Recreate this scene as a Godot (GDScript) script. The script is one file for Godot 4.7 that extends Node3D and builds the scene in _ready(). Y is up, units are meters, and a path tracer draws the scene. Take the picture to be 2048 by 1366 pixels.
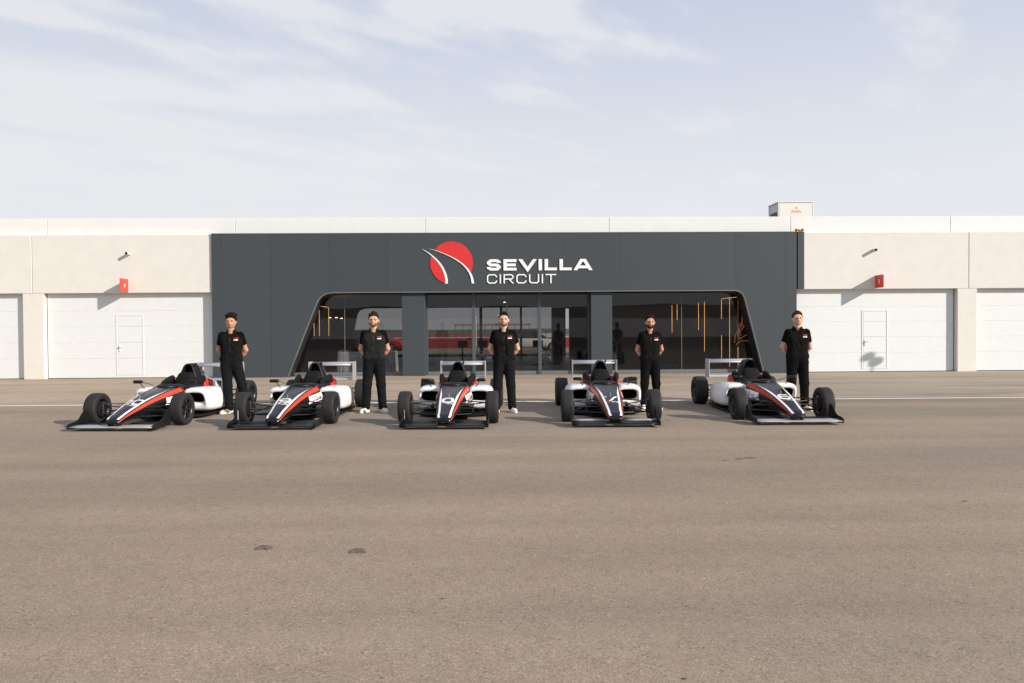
extends Node3D

# ---------------------------------------------------------------- mesh builder
class MB:
	var st := SurfaceTool.new()
	var xf := Transform3D.IDENTITY
	var n := 0
	func _init():
		st.begin(Mesh.PRIMITIVE_TRIANGLES)
		st.set_smooth_group(-1)
	func smooth(on: bool):
		st.set_smooth_group(1 if on else -1)
	func tri(a: Vector3, b: Vector3, c: Vector3):      # counter-clockwise seen from outside
		st.add_vertex(xf * a); st.add_vertex(xf * c); st.add_vertex(xf * b)
		n += 1
	func quad(a: Vector3, b: Vector3, c: Vector3, d: Vector3):
		tri(a, b, c); tri(a, c, d)
	func box(lo: Vector3, hi: Vector3):
		var p := []
		for i in 8:
			p.append(Vector3(hi.x if i & 1 else lo.x, hi.y if i & 2 else lo.y, hi.z if i & 4 else lo.z))
		quad(p[4], p[5], p[7], p[6]); quad(p[1], p[0], p[2], p[3])
		quad(p[5], p[1], p[3], p[7]); quad(p[0], p[4], p[6], p[2])
		quad(p[6], p[7], p[3], p[2]); quad(p[0], p[1], p[5], p[4])
	func cbox(c: Vector3, s: Vector3, bev := 0.01):     # chamfered box
		var h := s / 2.0
		var rings := []
		for e in [[-h.z, bev], [-h.z + bev, 0.0], [h.z - bev, 0.0], [h.z, bev]]:
			var x: float = h.x - e[1]
			var y: float = h.y - e[1]
			var z: float = e[0]
			var r := []
			for q in [[x, y - bev], [x - bev, y], [-x + bev, y], [-x, y - bev], [-x, -y + bev], [-x + bev, -y], [x - bev, -y], [x, -y + bev]]:
				r.append(c + Vector3(q[0], q[1], z))
			rings.append(r)
		loft(rings, true)
	func loft(rings: Array, caps := true):              # rings counter-clockwise seen from the last ring's end
		for i in rings.size() - 1:
			var a: Array = rings[i]
			var b: Array = rings[i + 1]
			var m := a.size()
			for j in m:
				var k := (j + 1) % m
				quad(a[j], a[k], b[k], b[j])
		if caps:
			cap(rings[0], true); cap(rings[-1], false)
	func sheet(rows: Array):                            # open grid of points
		for i in rows.size() - 1:
			for j in rows[i].size() - 1:
				quad(rows[i][j], rows[i][j + 1], rows[i + 1][j + 1], rows[i + 1][j])
	func cap(r: Array, flip: bool):
		var c := Vector3.ZERO
		for p in r:
			c += p
		c /= r.size()
		for j in r.size():
			var k := (j + 1) % r.size()
			if flip: tri(c, r[k], r[j])
			else: tri(c, r[j], r[k])
	func tube(path: Array, rad, seg := 8, caps := true):
		var rings := []
		for i in path.size():
			var d: Vector3 = (path[mini(i + 1, path.size() - 1)] - path[maxi(i - 1, 0)]).normalized()
			var u := d.cross(Vector3.UP if absf(d.y) < 0.9 else Vector3.RIGHT).normalized()
			var v := u.cross(d).normalized()
			var r: float = rad[i] if rad is Array else rad
			var ring := []
			for j in seg:
				var a := TAU * j / seg
				ring.append(path[i] + (u * cos(a) - v * sin(a)) * r)
			rings.append(ring)
		smooth(true); loft(rings, false); smooth(false)
		if caps:
			cap(rings[0], true); cap(rings[-1], false)
	func lathe_x(prof: Array, seg := 40):               # prof: Vector2(x, radius), turned about the x axis
		var rings := []
		for p in prof:
			var r := []
			for j in seg:
				var a := TAU * j / seg
				r.append(Vector3(p.x, cos(a) * p.y, sin(a) * p.y))
			rings.append(r)
		loft(rings, false)
	func prism(poly: PackedVector2Array, z0: float, z1: float):   # polygon in x, y pulled from z0 to z1
		if poly.size() < 3: return
		var p := poly
		if Geometry2D.is_polygon_clockwise(p):
			p = poly.duplicate(); p.reverse()
		var t := Geometry2D.triangulate_polygon(p)
		for i in range(0, t.size(), 3):
			var a := p[t[i]]; var b := p[t[i + 1]]; var c := p[t[i + 2]]
			if (b - a).cross(c - a) < 0:
				var s := b; b = c; c = s
			tri(Vector3(a.x, a.y, z1), Vector3(b.x, b.y, z1), Vector3(c.x, c.y, z1))
			tri(Vector3(a.x, a.y, z0), Vector3(c.x, c.y, z0), Vector3(b.x, b.y, z0))
		for i in p.size():
			var a := p[i]; var b := p[(i + 1) % p.size()]
			quad(Vector3(a.x, a.y, z0), Vector3(b.x, b.y, z0), Vector3(b.x, b.y, z1), Vector3(a.x, a.y, z1))
	func face(poly: PackedVector2Array, z: float):      # flat sheet facing +z
		var p := poly
		if Geometry2D.is_polygon_clockwise(p):
			p = poly.duplicate(); p.reverse()
		var t := Geometry2D.triangulate_polygon(p)
		for i in range(0, t.size(), 3):
			var a := p[t[i]]; var b := p[t[i + 1]]; var c := p[t[i + 2]]
			if (b - a).cross(c - a) < 0:
				var s := b; b = c; c = s
			tri(Vector3(a.x, a.y, z), Vector3(b.x, b.y, z), Vector3(c.x, c.y, z))
	func mesh() -> ArrayMesh:
		st.generate_normals()
		return st.commit()

var M := {}
var rng := RandomNumberGenerator.new()
var used := {}

func numbered(called: String) -> String:
	var k: int = used.get(called, -1) + 1
	used[called] = k
	return called if k == 0 else "%s_%03d" % [called, k]

func part(called: String, b, m: Material, parent: Node) -> MeshInstance3D:
	var o := MeshInstance3D.new()
	o.name = called
	o.mesh = b.mesh() if b is MB else b
	o.material_override = m
	parent.add_child(o, true)
	return o

func node(called: String, parent: Node) -> Node3D:
	var o := Node3D.new()
	o.name = called
	parent.add_child(o, true)
	return o

func thing(called: String, label: String, category: String, at := Vector3.ZERO, group := "") -> Node3D:
	var o := Node3D.new()
	o.name = numbered(called)
	add_child(o)
	o.position = at
	o.set_meta("label", label); o.set_meta("category", category)
	if group: o.set_meta("group", group)
	return o

func structure(called: String, b, m: Material) -> MeshInstance3D:
	var o := part(called, b, m, self)
	o.set_meta("kind", "structure")
	return o

func lin(r: float, g: float, b: float, a := 1.0) -> Color:
	var c := Color(r, g, b).linear_to_srgb()
	c.a = a
	return c

func mat(key: String, c: Color, rough := 0.6, metal := 0.0, spec := 0.5) -> StandardMaterial3D:
	var m := StandardMaterial3D.new()
	m.resource_name = key
	m.albedo_color = c
	m.roughness = rough
	m.metallic = metal
	m.metallic_specular = spec
	M[key] = m
	return m

func noise_tex(freq: float, oct: int, dark: float, light := 1.0, size := 512, seed := 1, kind := FastNoiseLite.TYPE_SIMPLEX_SMOOTH) -> ImageTexture:
	var f := FastNoiseLite.new()
	f.noise_type = kind
	f.seed = seed; f.frequency = freq; f.fractal_octaves = oct
	var im := f.get_seamless_image(size, size)
	var d := im.get_data()
	for i in d.size():
		d[i] = int(clampf(lerpf(dark, light, d[i] / 255.0), 0, 1) * 255.0)
	return ImageTexture.create_from_image(Image.create_from_data(size, size, false, Image.FORMAT_L8, d))

func normal_tex(freq: float, oct: int, strength: float, size := 512, seed := 1, kind := FastNoiseLite.TYPE_SIMPLEX_SMOOTH) -> ImageTexture:
	var f := FastNoiseLite.new()
	f.noise_type = kind
	f.seed = seed; f.frequency = freq; f.fractal_octaves = oct
	var im := f.get_seamless_image(size, size)
	im.convert(Image.FORMAT_RGBA8)
	im.bump_map_to_normal_map(strength)
	return ImageTexture.create_from_image(im)

func tri_map(m: StandardMaterial3D, scale: float, tex: Texture2D = null, nrm: Texture2D = null, ns := 1.0):
	m.uv1_triplanar = true
	m.uv1_world_triplanar = true
	m.uv1_scale = Vector3.ONE * scale
	if tex: m.albedo_texture = tex
	if nrm:
		m.normal_enabled = true; m.normal_texture = nrm; m.normal_scale = ns

# ---------------------------------------------------------------- stroke lettering
# each glyph: [width, strokes]; points on a grid of height 1; closed strokes repeat their first point
func glyph(ch: String, w: float) -> Array:
	var q := w / 2.0          # centre line inset by half the pen
	var c := 0.16             # corner cut
	var L := q; var R := 1.0 - q; var B := q; var T := 1.0 - q
	match ch:
		"0", "O", "o": return [1.0, [[L, B + c, L, T - c, L + c, T, R - c, T, R, T - c, R, B + c, R - c, B, L + c, B, L, B + c]]]
		"1": return [0.62, [[0.45, 0.0, 0.45, T], [0.45 - q, T, 0.08, T - 0.12]]]
		"3": return [0.9, [[L, T, R - c, T, R, T - c, R, 0.62, R - 0.12, 0.5], [0.3, 0.5, R - 0.12, 0.5, R, 0.38, R, B + c, R - c, B, L, B]]]
		"4": return [1.0, [[0.72, 0.0, 0.72, T, L, 0.33, R, 0.33]]]
		"6": return [1.0, [[R, T, L + c, T, L, T - c, L, B + c, L + c, B, R - c, B, R, B + c, R, 0.55 - c, R - c, 0.55, L + q, 0.55]]]
		"7": return [1.0, [[0.0, T, R, T, 0.32, 0.0]]]
		"8": return [1.0, [[L, 0.52, L, T - c, L + c, T, R - c, T, R, T - c, R, 0.52, L, 0.52], [L, 0.5, L, B + c, L + c, B, R - c, B, R, B + c, R, 0.5]]]
		"9": return [1.0, [[L, B, R - c, B, R, B + c, R, T - c, R - c, T, L + c, T, L, T - c, L, 0.45 + c, L + c, 0.45, R - q, 0.45]]]
		"S", "s": return [1.0, [[R, 0.69, R, T - c * 0.8, R - c, T, L + c, T, L, T - c, L, 0.5 + c, L + c, 0.5, R - c, 0.5, R, 0.5 - c, R, B + c, R - c, B, L + c, B, L, B + c * 0.8, L, 0.31]]]
		"E": return [0.94, [[0.94, T, L, T, L, B, 0.94, B], [L + q, 0.5, 0.88, 0.5]]]
		"V": return [1.2, [[q * 0.6, 1.0, 0.6, q * 0.7, 1.2 - q * 0.6, 1.0]]]
		"I": return [w, [[q, 0.0, q, 1.0]]]
		"i": return [w, [[q, 0.0, q, 0.7]]]
		"L": return [0.88, [[L, 1.0, L, B, 0.88, B]]]
		"A": return [1.25, [[q * 0.6, 0.0, 0.5, T, 0.75, T, 1.25 - q * 0.6, 0.0], [0.3, 0.29, 0.95, 0.29]]]
		"C": return [1.0, [[R, 0.68, R, T - c, R - c, T, L + c, T, L, T - c, L, B + c, L + c, B, R - c, B, R, B + c, R, 0.32]]]
		"R": return [1.0, [[L, 0.0, L, T, R - c, T, R, T - c, R, 0.5 + c, R - c, 0.48, L + q, 0.48], [0.6, 0.48 - q, R, 0.0]]]
		"U": return [1.0, [[L, 1.0, L, B + c, L + c, B, R - c, B, R, B + c, R, 1.0]]]
		"T": return [1.05, [[0.0, T, 1.05, T], [0.525, T - q, 0.525, 0.0]]]
		"D": return [1.0, [[L, B, L, T, R - c, T, R, T - c, R, B + c, R - c, B, L, B]]]
		"Y": return [1.0, [[q * 0.6, 1.0, 0.5, 0.45, 1.0 - q * 0.6, 1.0], [0.5, 0.45 - q, 0.5, 0.0]]]
		"u": return [0.8, [[L, 0.7, L, B, 0.8 - q, B, 0.8 - q, 0.7]]]
		"r": return [0.5, [[L, 0.0, L, 0.7 - q, 0.5, 0.7 - q]]]
		"v": return [0.75, [[q * 0.6, 0.7, 0.375, q, 0.75 - q * 0.6, 0.7]]]
		"e": return [0.8, [[L + q, 0.36, 0.8 - q, 0.36, 0.8 - q, 0.7 - q, L, 0.7 - q, L, B, 0.8, B]]]
		"j": return [0.3, [[0.2, 0.7, 0.2, -0.2, 0.0, -0.2]]]
		"h": return [0.75, [[L, 1.0, L, 0.0], [L + q, 0.6, 0.75 - q, 0.6, 0.75 - q, 0.0]]]
		"n": return [0.75, [[L, 0.7, L, 0.0], [L + q, 0.6, 0.75 - q, 0.6, 0.75 - q, 0.0]]]
	return [0.5, []]

# one glyph as ribbons; put(u, v, depth) gives the point; depth 0 draws a flat face only
func write_glyph(b: MB, ch: String, at: Vector2, size: Vector2, pen: float, put: Callable, thick := 0.0):
	var g := glyph(ch, pen)
	var lift := 0.0
	for s in g[1]:
		var p := []
		for i in range(0, s.size(), 2):
			p.append(Vector2(s[i], s[i + 1]))
		var closed: bool = p[0].distance_to(p[-1]) < 1e-4 and p.size() > 3
		if closed: p.pop_back()
		var n := p.size()
		var lr := []
		for i in n:
			var d0: Vector2 = (p[i] - p[(i - 1 + n) % n]).normalized() if closed or i > 0 else (p[1] - p[0]).normalized()
			var d1: Vector2 = (p[(i + 1) % n] - p[i]).normalized() if closed or i < n - 1 else d0
			var t := (d0 + d1).normalized()
			var nm := Vector2(-t.y, t.x)
			var k := (pen / 2.0) / maxf(0.45, nm.dot(Vector2(-d0.y, d0.x)))
			if not closed and (i == 0 or i == n - 1) and (p[i].y == 0.0 or p[i].y == 1.0) and absf(d0.x) > 0.05 and absf(d0.y) > 0.3:   # slanted strokes end level with the line
				nm = Vector2(-signf(d0.y), 0.0)
				k = (pen / 2.0) / absf(d0.y)
			lr.append([p[i] + nm * k, p[i] - nm * k])
		for i in (n if closed else n - 1):
			var a = lr[i]; var c = lr[(i + 1) % n]
			var w := func(v: Vector2, dep: float) -> Vector3: return put.call(at.x + v.x * size.x, at.y + v.y * size.y, dep)
			var top := thick + lift
			b.quad(w.call(a[1], top), w.call(c[1], top), w.call(c[0], top), w.call(a[0], top))
			if thick > 0.0:
				b.quad(w.call(a[1], 0.0), w.call(c[1], 0.0), w.call(c[1], top), w.call(a[1], top))
				b.quad(w.call(c[0], 0.0), w.call(a[0], 0.0), w.call(a[0], top), w.call(c[0], top))
				if not closed and i == 0: b.quad(w.call(a[0], 0.0), w.call(a[1], 0.0), w.call(a[1], top), w.call(a[0], top))
				if not closed and i == n - 2: b.quad(w.call(c[1], 0.0), w.call(c[0], 0.0), w.call(c[0], top), w.call(c[1], top))
		lift += 0.0012

func text_width(t: String, size: Vector2, pen: float, gap: float) -> float:
	var x := 0.0
	for ch in t: x += glyph(ch, pen)[0] * size.x + gap
	return x - gap

func write_text(b: MB, t: String, at: Vector2, size: Vector2, pen: float, gap: float, put: Callable, thick := 0.0):
	var x := at.x
	for ch in t:
		write_glyph(b, ch, Vector2(x, at.y), size, pen, put, thick)
		x += glyph(ch, pen)[0] * size.x + gap

# ---------------------------------------------------------------- signed distance bodies
# bone: [a, b, ra, rb, depth scale]
func nets(bones: Array, cell: float, k: float, mb: MB, cut := []):
	var lo := Vector3.ONE * 1e9
	var hi := -lo
	for b in bones:
		var r: float = maxf(b[2], b[3]) + k * 0.5 + cell * 2.5
		for p in [b[0], b[1]]:
			lo = lo.min(p - Vector3.ONE * r); hi = hi.max(p + Vector3.ONE * r)
	var n := Vector3i(((hi - lo) / cell).ceil()) + Vector3i.ONE
	var nx := n.x; var nxy := n.x * n.y
	var f := PackedFloat32Array()
	f.resize(nxy * n.z)
	f.fill(1e3)
	for b in bones:
		var a: Vector3 = b[0]
		var ab: Vector3 = b[1] - a
		var zs: float = b[4] if b.size() > 4 else 1.0
		ab.z *= zs
		var l2 := maxf(ab.length_squared(), 1e-9)
		var r0: float = b[2]
		var dr: float = b[3] - r0
		var m: float = maxf(b[2], b[3]) + k + cell * 2.0
		var g0 := Vector3i(((a.min(b[1]) - Vector3.ONE * m - lo) / cell).floor()).max(Vector3i.ZERO)
		var g1 := Vector3i(((a.max(b[1]) + Vector3.ONE * m - lo) / cell).ceil()).min(n - Vector3i.ONE)
		for z in range(g0.z, g1.z + 1):
			var pz := (lo.z + z * cell - a.z) * zs
			for y in range(g0.y, g1.y + 1):
				var py := lo.y + y * cell - a.y
				var i := z * nxy + y * nx + g0.x
				var px := lo.x + g0.x * cell - a.x
				for x in range(g0.x, g1.x + 1):
					var t := clampf((px * ab.x + py * ab.y + pz * ab.z) / l2, 0.0, 1.0)
					var qx := px - ab.x * t; var qy := py - ab.y * t; var qz := pz - ab.z * t
					var d := sqrt(qx * qx + qy * qy + qz * qz) - r0 - dr * t
					var o := f[i]
					var h := k - absf(o - d)
					f[i] = minf(o, d) - (h * h / (4.0 * k) if h > 0.0 else 0.0)
					i += 1
					px += cell
	for c in cut:                                       # planes: [point, normal]: what lies on the normal's side is cut away
		for z in n.z:
			for y in n.y:
				for x in nx:
					var i := z * nxy + y * nx + x
					var d: float = (lo + Vector3(x, y, z) * cell - c[0]).dot(c[1])
					if d > f[i]: f[i] = d
	var at := {}
	var off := [0, 1, nx, nx + 1, nxy, nxy + 1, nxy + nx, nxy + nx + 1]
	for z in n.z - 1:
		for y in n.y - 1:
			var i := z * nxy + y * nx
			for x in nx - 1:
				if absf(f[i]) < cell * 2.5:
					var neg := 0
					for o in off:
						if f[i + o] < 0.0: neg += 1
					if neg > 0 and neg < 8:
						var s := Vector3.ZERO
						var cnt := 0
						for e in 8:
							for ax in 3:
								var e2 := e | (1 << ax)
								if e2 != e:
									var fa := f[i + off[e]]; var fb := f[i + off[e2]]
									if (fa < 0.0) != (fb < 0.0):
										var t := fa / (fa - fb)
										var p := Vector3(e & 1, (e >> 1) & 1, (e >> 2) & 1)
										p[ax] += t
										s += p; cnt += 1
						at[i] = lo + (Vector3(x, y, z) + s / cnt) * cell
				i += 1
	mb.smooth(true)
	for i in at:
		var fi := f[i]
		for ax in 3:
			var step: int = [1, nx, nxy][ax]
			var fb := f[i + step]
			if (fi < 0.0) == (fb < 0.0): continue
			var u: int = [nx, nxy, 1][ax]
			var v: int = [nxy, 1, nx][ax]
			if not (at.has(i - u) and at.has(i - v) and at.has(i - u - v)): continue
			if fi < 0.0: mb.quad(at[i - u - v], at[i - v], at[i], at[i - u])
			else: mb.quad(at[i - u - v], at[i - u], at[i], at[i - v])
	mb.smooth(false)

func sd(bones: Array, p: Vector3, k: float) -> float:
	var o := 1e3
	for b in bones:
		var zs: float = b[4] if b.size() > 4 else 1.0
		var ab: Vector3 = b[1] - b[0]
		var q: Vector3 = p - b[0]
		ab.z *= zs; q.z *= zs
		var t := clampf(q.dot(ab) / maxf(ab.length_squared(), 1e-9), 0, 1)
		var d: float = (q - ab * t).length() - lerpf(b[2], b[3], t)
		var h := k - absf(o - d)
		o = minf(o, d) - (h * h / (4.0 * k) if h > 0.0 else 0.0)
	return o

# ---------------------------------------------------------------- the race car
# own axes: x to the car's left, y up, z forward; the front axle stands over z = 0
# z, top, bottom, half width at top edge, half width at the flank, half width below, height of the flank
const NOSE := [
	[0.83, 0.150, 0.112, 0.085, 0.098, 0.075, 0.130],
	[0.79, 0.178, 0.108, 0.106, 0.120, 0.092, 0.140],
	[0.60, 0.250, 0.118, 0.122, 0.146, 0.105, 0.180],
	[0.30, 0.345, 0.135, 0.146, 0.180, 0.122, 0.240],
	[0.00, 0.425, 0.140, 0.168, 0.215, 0.145, 0.300],
	[-0.40, 0.505, 0.110, 0.196, 0.262, 0.190, 0.340],
	[-0.82, 0.565, 0.060, 0.232, 0.318, 0.260, 0.350],
	[-1.20, 0.590, 0.045, 0.262, 0.345, 0.300, 0.350],
	[-1.70, 0.620, 0.045, 0.300, 0.365, 0.320, 0.350]]

func sect(z: float) -> Array:
	var i := 0
	while i < NOSE.size() - 2 and z < NOSE[i + 1][0]: i += 1
	var a: Array = NOSE[maxi(i - 1, 0)]
	var b: Array = NOSE[i]
	var c: Array = NOSE[i + 1]
	var d: Array = NOSE[mini(i + 2, NOSE.size() - 1)]
	var t := clampf((z - b[0]) / (c[0] - b[0]), 0, 1)
	var o := [z]
	for k in range(1, 7):
		o.append(cubic_interpolate_in_time(b[k], c[k], a[k], d[k], t, c[0] - b[0], a[0] - b[0] if i > 0 else -(c[0] - b[0]), d[0] - b[0] if d != c else 2.0 * (c[0] - b[0])))
	return o

func top_at(x: float, z: float) -> float:
	var s := sect(z)
	var u := clampf(absf(x) / s[3], 0, 1)
	return s[1] + 0.022 * (1.0 - u * u) - 0.004

func side_at(y: float, z: float) -> float:
	var s := sect(z)
	if y >= s[6]: return lerpf(s[4], s[3], clampf((y - s[6]) / (s[1] - s[6]), 0, 1))
	return lerpf(s[5], s[4], clampf((y - s[2]) / (s[6] - s[2]), 0, 1))

func mirrored(h: Array) -> Array:                       # right half of a ring from the top middle to the bottom middle -> the whole ring, counter-clockwise seen from the front
	var r := []
	for p in h: r.append(p)
	r.reverse()
	for i in range(1, h.size() - 1): r.append(Vector3(-h[i].x, h[i].y, h[i].z))
	return r

func nose_ring(z: float) -> Array:
	var s := sect(z)
	var h := []
	for u in [0.0, 0.35, 0.7, 0.9]:
		h.append(Vector3(s[3] * u, s[1] + 0.022 * (1.0 - u * u) - 0.004, z))
	h.append(Vector3(s[3] * 0.985, s[1] - 0.006, z))
	for u in [0.08, 0.35, 0.7]: h.append(Vector3(lerpf(s[3], s[4], u), lerpf(s[1], s[6], u), z))
	h.append(Vector3(s[4], s[6], z))
	for u in [0.4, 0.85]: h.append(Vector3(lerpf(s[4], s[5], u), lerpf(s[6], s[2], u), z))
	h.append(Vector3(s[5] * 0.9, s[2], z))
	h.append(Vector3(0.0, s[2], z))
	return mirrored(h)

func tub_ring(z: float) -> Array:
	var s := sect(z)
	var f := 0.24
	var w: float = s[3]
	var h := [Vector3(0, f, z), Vector3(w - 0.10, f, z), Vector3(w - 0.055, s[1] - 0.03, z), Vector3(w - 0.04, s[1] + 0.004, z), Vector3(w - 0.012, s[1] + 0.008, z), Vector3(w + 0.006, s[1] - 0.012, z)]
	for u in [0.35, 0.7]: h.append(Vector3(lerpf(s[3], s[4], u), lerpf(s[1], s[6], u), z))
	h.append(Vector3(s[4], s[6], z))
	h.append(Vector3(lerpf(s[4], s[5], 0.6), lerpf(s[6], s[2], 0.6), z))
	h.append(Vector3(s[5] * 0.92, s[2], z)); h.append(Vector3(0, s[2], z))
	return mirrored(h)

func steps(a: float, b: float, n: int) -> Array:
	var r := []
	for i in n + 1: r.append(lerpf(a, b, float(i) / n))
	return r

func wheel_meshes(r: float, w: float) -> Array:
	var h := w / 2.0
	var t := MB.new()
	t.smooth(true)
	var rr := 0.172
	t.lathe_x([Vector2(-h * 0.86, rr), Vector2(-h * 0.98, rr + 0.02), Vector2(-h, r * 0.80), Vector2(-h * 0.97, r * 0.90), Vector2(-h * 0.9, r * 0.955), Vector2(-h * 0.78, r * 0.985), Vector2(-h * 0.4, r), Vector2(h * 0.4, r), Vector2(h * 0.78, r * 0.985), Vector2(h * 0.9, r * 0.955), Vector2(h * 0.97, r * 0.90), Vector2(h, r * 0.80), Vector2(h * 0.98, rr + 0.02), Vector2(h * 0.86, rr)], 48)
	var m := MB.new()
	m.smooth(true)
	m.lathe_x([Vector2(-h * 0.9, rr + 0.012), Vector2(-h * 0.86, rr - 0.006), Vector2(-h * 0.2, rr - 0.018), Vector2(h * 0.5, rr - 0.016), Vector2(h * 0.86, rr - 0.006), Vector2(h * 0.9, rr + 0.012)], 40)
	m.smooth(false)
	m.lathe_x([Vector2(-h * 0.1, 0.001), Vector2(-h * 0.1, rr - 0.017), Vector2(-h * 0.06, rr - 0.017), Vector2(-h * 0.06, 0.001)], 32)
	var sp := MB.new()
	for i in 7:
		var a := TAU * i / 7.0
		for s in [-1, 1]:
			sp.xf = Transform3D(Basis(Vector3.RIGHT, a + s * 0.13), Vector3.ZERO)
			sp.cbox(Vector3(h * 0.62, 0.098, -0.008 * s), Vector3(0.022, 0.135, 0.016), 0.004)
	sp.xf = Transform3D.IDENTITY
	sp.lathe_x([Vector2(h * 0.3, 0.045), Vector2(h * 0.78, 0.042), Vector2(h * 0.86, 0.03), Vector2(h * 0.86, 0.001)], 20)
	return [t.mesh(), m.mesh(), sp.mesh()]

var CAR := {}

func car_meshes():
	# nose and tub
	var b := MB.new()
	b.smooth(true)
	var rings := []
	for z in steps(-0.84, 0.83, 48): rings.append(nose_ring(z))
	b.loft(rings, true)
	CAR.nose = b.mesh()
	b = MB.new()
	b.smooth(true)
	rings = []
	for z in steps(-1.70, -0.835, 18): rings.append(tub_ring(z))
	b.loft(rings, false)
	b.smooth(false)
	b.cap(nose_ring(-1.70), true)
	CAR.tub = b.mesh()
	# the raised lip round the front of the cockpit
	b = MB.new()
	b.smooth(true)
	rings = []
	for i in 25:
		var t := lerpf(-1.0, 1.0, i / 24.0)
		var a := t * PI / 2.0
		var x := 0.215 * sin(a)
		var z := -1.12 + 0.34 * cos(a)
		var y: float = sect(z)[1] + 0.002
		var hgt := 0.02 + 0.05 * cos(a)
		var dir := Vector3(sin(a), 0, cos(a))
		var p := Vector3(x, y, z)
		rings.append([p + dir * 0.035, p + dir * 0.012 + Vector3(0, hgt * 0.6, 0), p - dir * 0.03 + Vector3(0, hgt, 0), p - dir * 0.045 + Vector3(0, hgt - 0.01, 0), p - dir * 0.02 + Vector3(0, hgt * 0.3, 0), p])
	b.loft(rings, true)
	CAR.lip = b.mesh()
	# stripes lie on the nose as thin skins
	for s in [-1, 1]:
		b = MB.new()
		b.smooth(true)
		var rows := []
		for z in steps(-0.62, 0.79, 36):
			var w: float = sect(z)[3]
			var t: float = clampf((z + 0.62) / 0.5, 0.15, 1.0)
			var r := []
			for u in [0.0, 0.5, 1.0]:
				var x: float = lerpf(w * 0.92 - 0.034 * t, w * 0.92, u)
				r.append(Vector3(s * x, top_at(x, z) + 0.0025, z))
			if s < 0: r.reverse()
			rows.append(r)
		b.sheet(rows)
		CAR["white%d" % s] = reversed(b, rows)
		rows = []
		for z in steps(-1.0, 0.80, 44):
			var q := sect(z)
			var hgt: float = lerpf(0.026, 0.070, clampf((0.80 - z) / 1.3, 0, 1)) * clampf((q[1] - q[6]) / 0.1, 0.6, 1.0)
			var y0: float = q[1] - 0.012
			var r := []
			for u in [0.0, 0.5, 1.0]:
				var y: float = y0 - hgt * u
				r.append(Vector3(s * (side_at(y, z) + 0.004), y, z))
			if s < 0: r.reverse()
			rows.append(r)
		CAR["orange%d" % s] = reversed(null, rows)
		# the white sticker on the flank and its lettering
		rows = []
		for z in steps(-1.04, -0.42, 10):
			var t: float = (z + 1.04) / 0.62
			var r := []
			for u in [0.0, 0.5, 1.0]:
				var y: float = lerpf(0.455, 0.325, u) - 0.035 * t
				r.append(Vector3(s * (side_at(y, z) + 0.005), y, z + 0.05 * u))
			if s < 0: r.reverse()
			rows.append(r)
		CAR["sticker%d" % s] = reversed(null, rows)
		for word in ["You", "Drive"]:
			b = MB.new()
			var put := func(u: float, v: float, dep: float) -> Vector3:
				var z: float = (-0.47 - u) if s > 0 else (-1.0 + u)
				var y: float = 0.345 + v - 0.035 * (z + 1.04) / 0.62
				return Vector3(s * (side_at(y, z) + 0.009 + dep), y, z)
			var x0 := 0.0 if word == "You" else 0.20
			write_text(b, {"You": "YOU", "Drive": "Drive"}[word], Vector2(x0 + 0.01, 0.0), Vector2(0.055, 0.085), 0.2, 0.012, put)
			CAR["word_%s%d" % [word, s]] = b.mesh()
		# engine cowl shoulder patch
	# small words under the number
	for word in ["red", "white"]:
		b = MB.new()
		var put := func(u: float, v: float, dep: float) -> Vector3:
			return Vector3(u, top_at(u, 0.335 - v) + 0.003 + dep, 0.335 - v)
		if word == "red": write_text(b, "YOU", Vector2(-0.098, 0), Vector2(0.024, 0.045), 0.26, 0.006, put)
		else: write_text(b, "DRIVE", Vector2(-0.006, 0), Vector2(0.0185, 0.045), 0.26, 0.005, put)
		CAR["small_" + word] = b.mesh()
	for num in ["6", "7", "8", "9", "10"]:
		b = MB.new()
		var size := Vector2(0.20, 0.23) if num != "10" else Vector2(0.155, 0.23)
		var pen := 0.19
		var w := text_width(num, size, pen, 0.02)
		var put := func(u: float, v: float, dep: float) -> Vector3:
			var z := 0.275 - v
			return Vector3(u, top_at(u, z) + 0.003 + dep, z)
		write_text(b, num, Vector2(-w / 2.0, 0), size, pen, 0.02, put)
		CAR["num" + num] = b.mesh()
	# headrest and side pads
	b = MB.new()
	b.smooth(true)
	var hr := []
	for q in [[0.42, 0.20, -1.50, 0.10], [0.55, 0.19, -1.53, 0.10], [0.68, 0.17, -1.56, 0.09], [0.775, 0.135, -1.60, 0.07], [0.80, 0.10, -1.62, 0.05]]:
		var r := []
		for j in 16:
			var a := TAU * j / 16.0
			r.append(Vector3(signf(sin(a)) * pow(absf(sin(a)), 0.5) * q[1], q[0], q[2] - q[3] * 0.6 + signf(cos(a)) * pow(absf(cos(a)), 0.5) * q[3]))
		hr.append(r)
	b.loft(hr, true)
	CAR.headrest = b.mesh()
	for s in [-1, 1]:
		b = MB.new()
		b.smooth(true)
		var r := []
		for q in [[-1.70, 0.30, 0.745, 0.07], [-1.58, 0.285, 0.735, 0.07], [-1.40, 0.265, 0.705, 0.055], [-1.25, 0.252, 0.665, 0.04], [-1.16, 0.245, 0.62, 0.02]]:
			var g := []
			for j in 12:
				var a := TAU * j / 12.0
				g.append(Vector3(s * q[1] + cos(a) * q[3] * 0.75, lerpf(0.57, q[2], 0.5 + 0.5 * sin(a)), q[0]))
			r.append(g)
		b.loft(r, true)
		CAR["pad%d" % s] = b.mesh()
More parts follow.
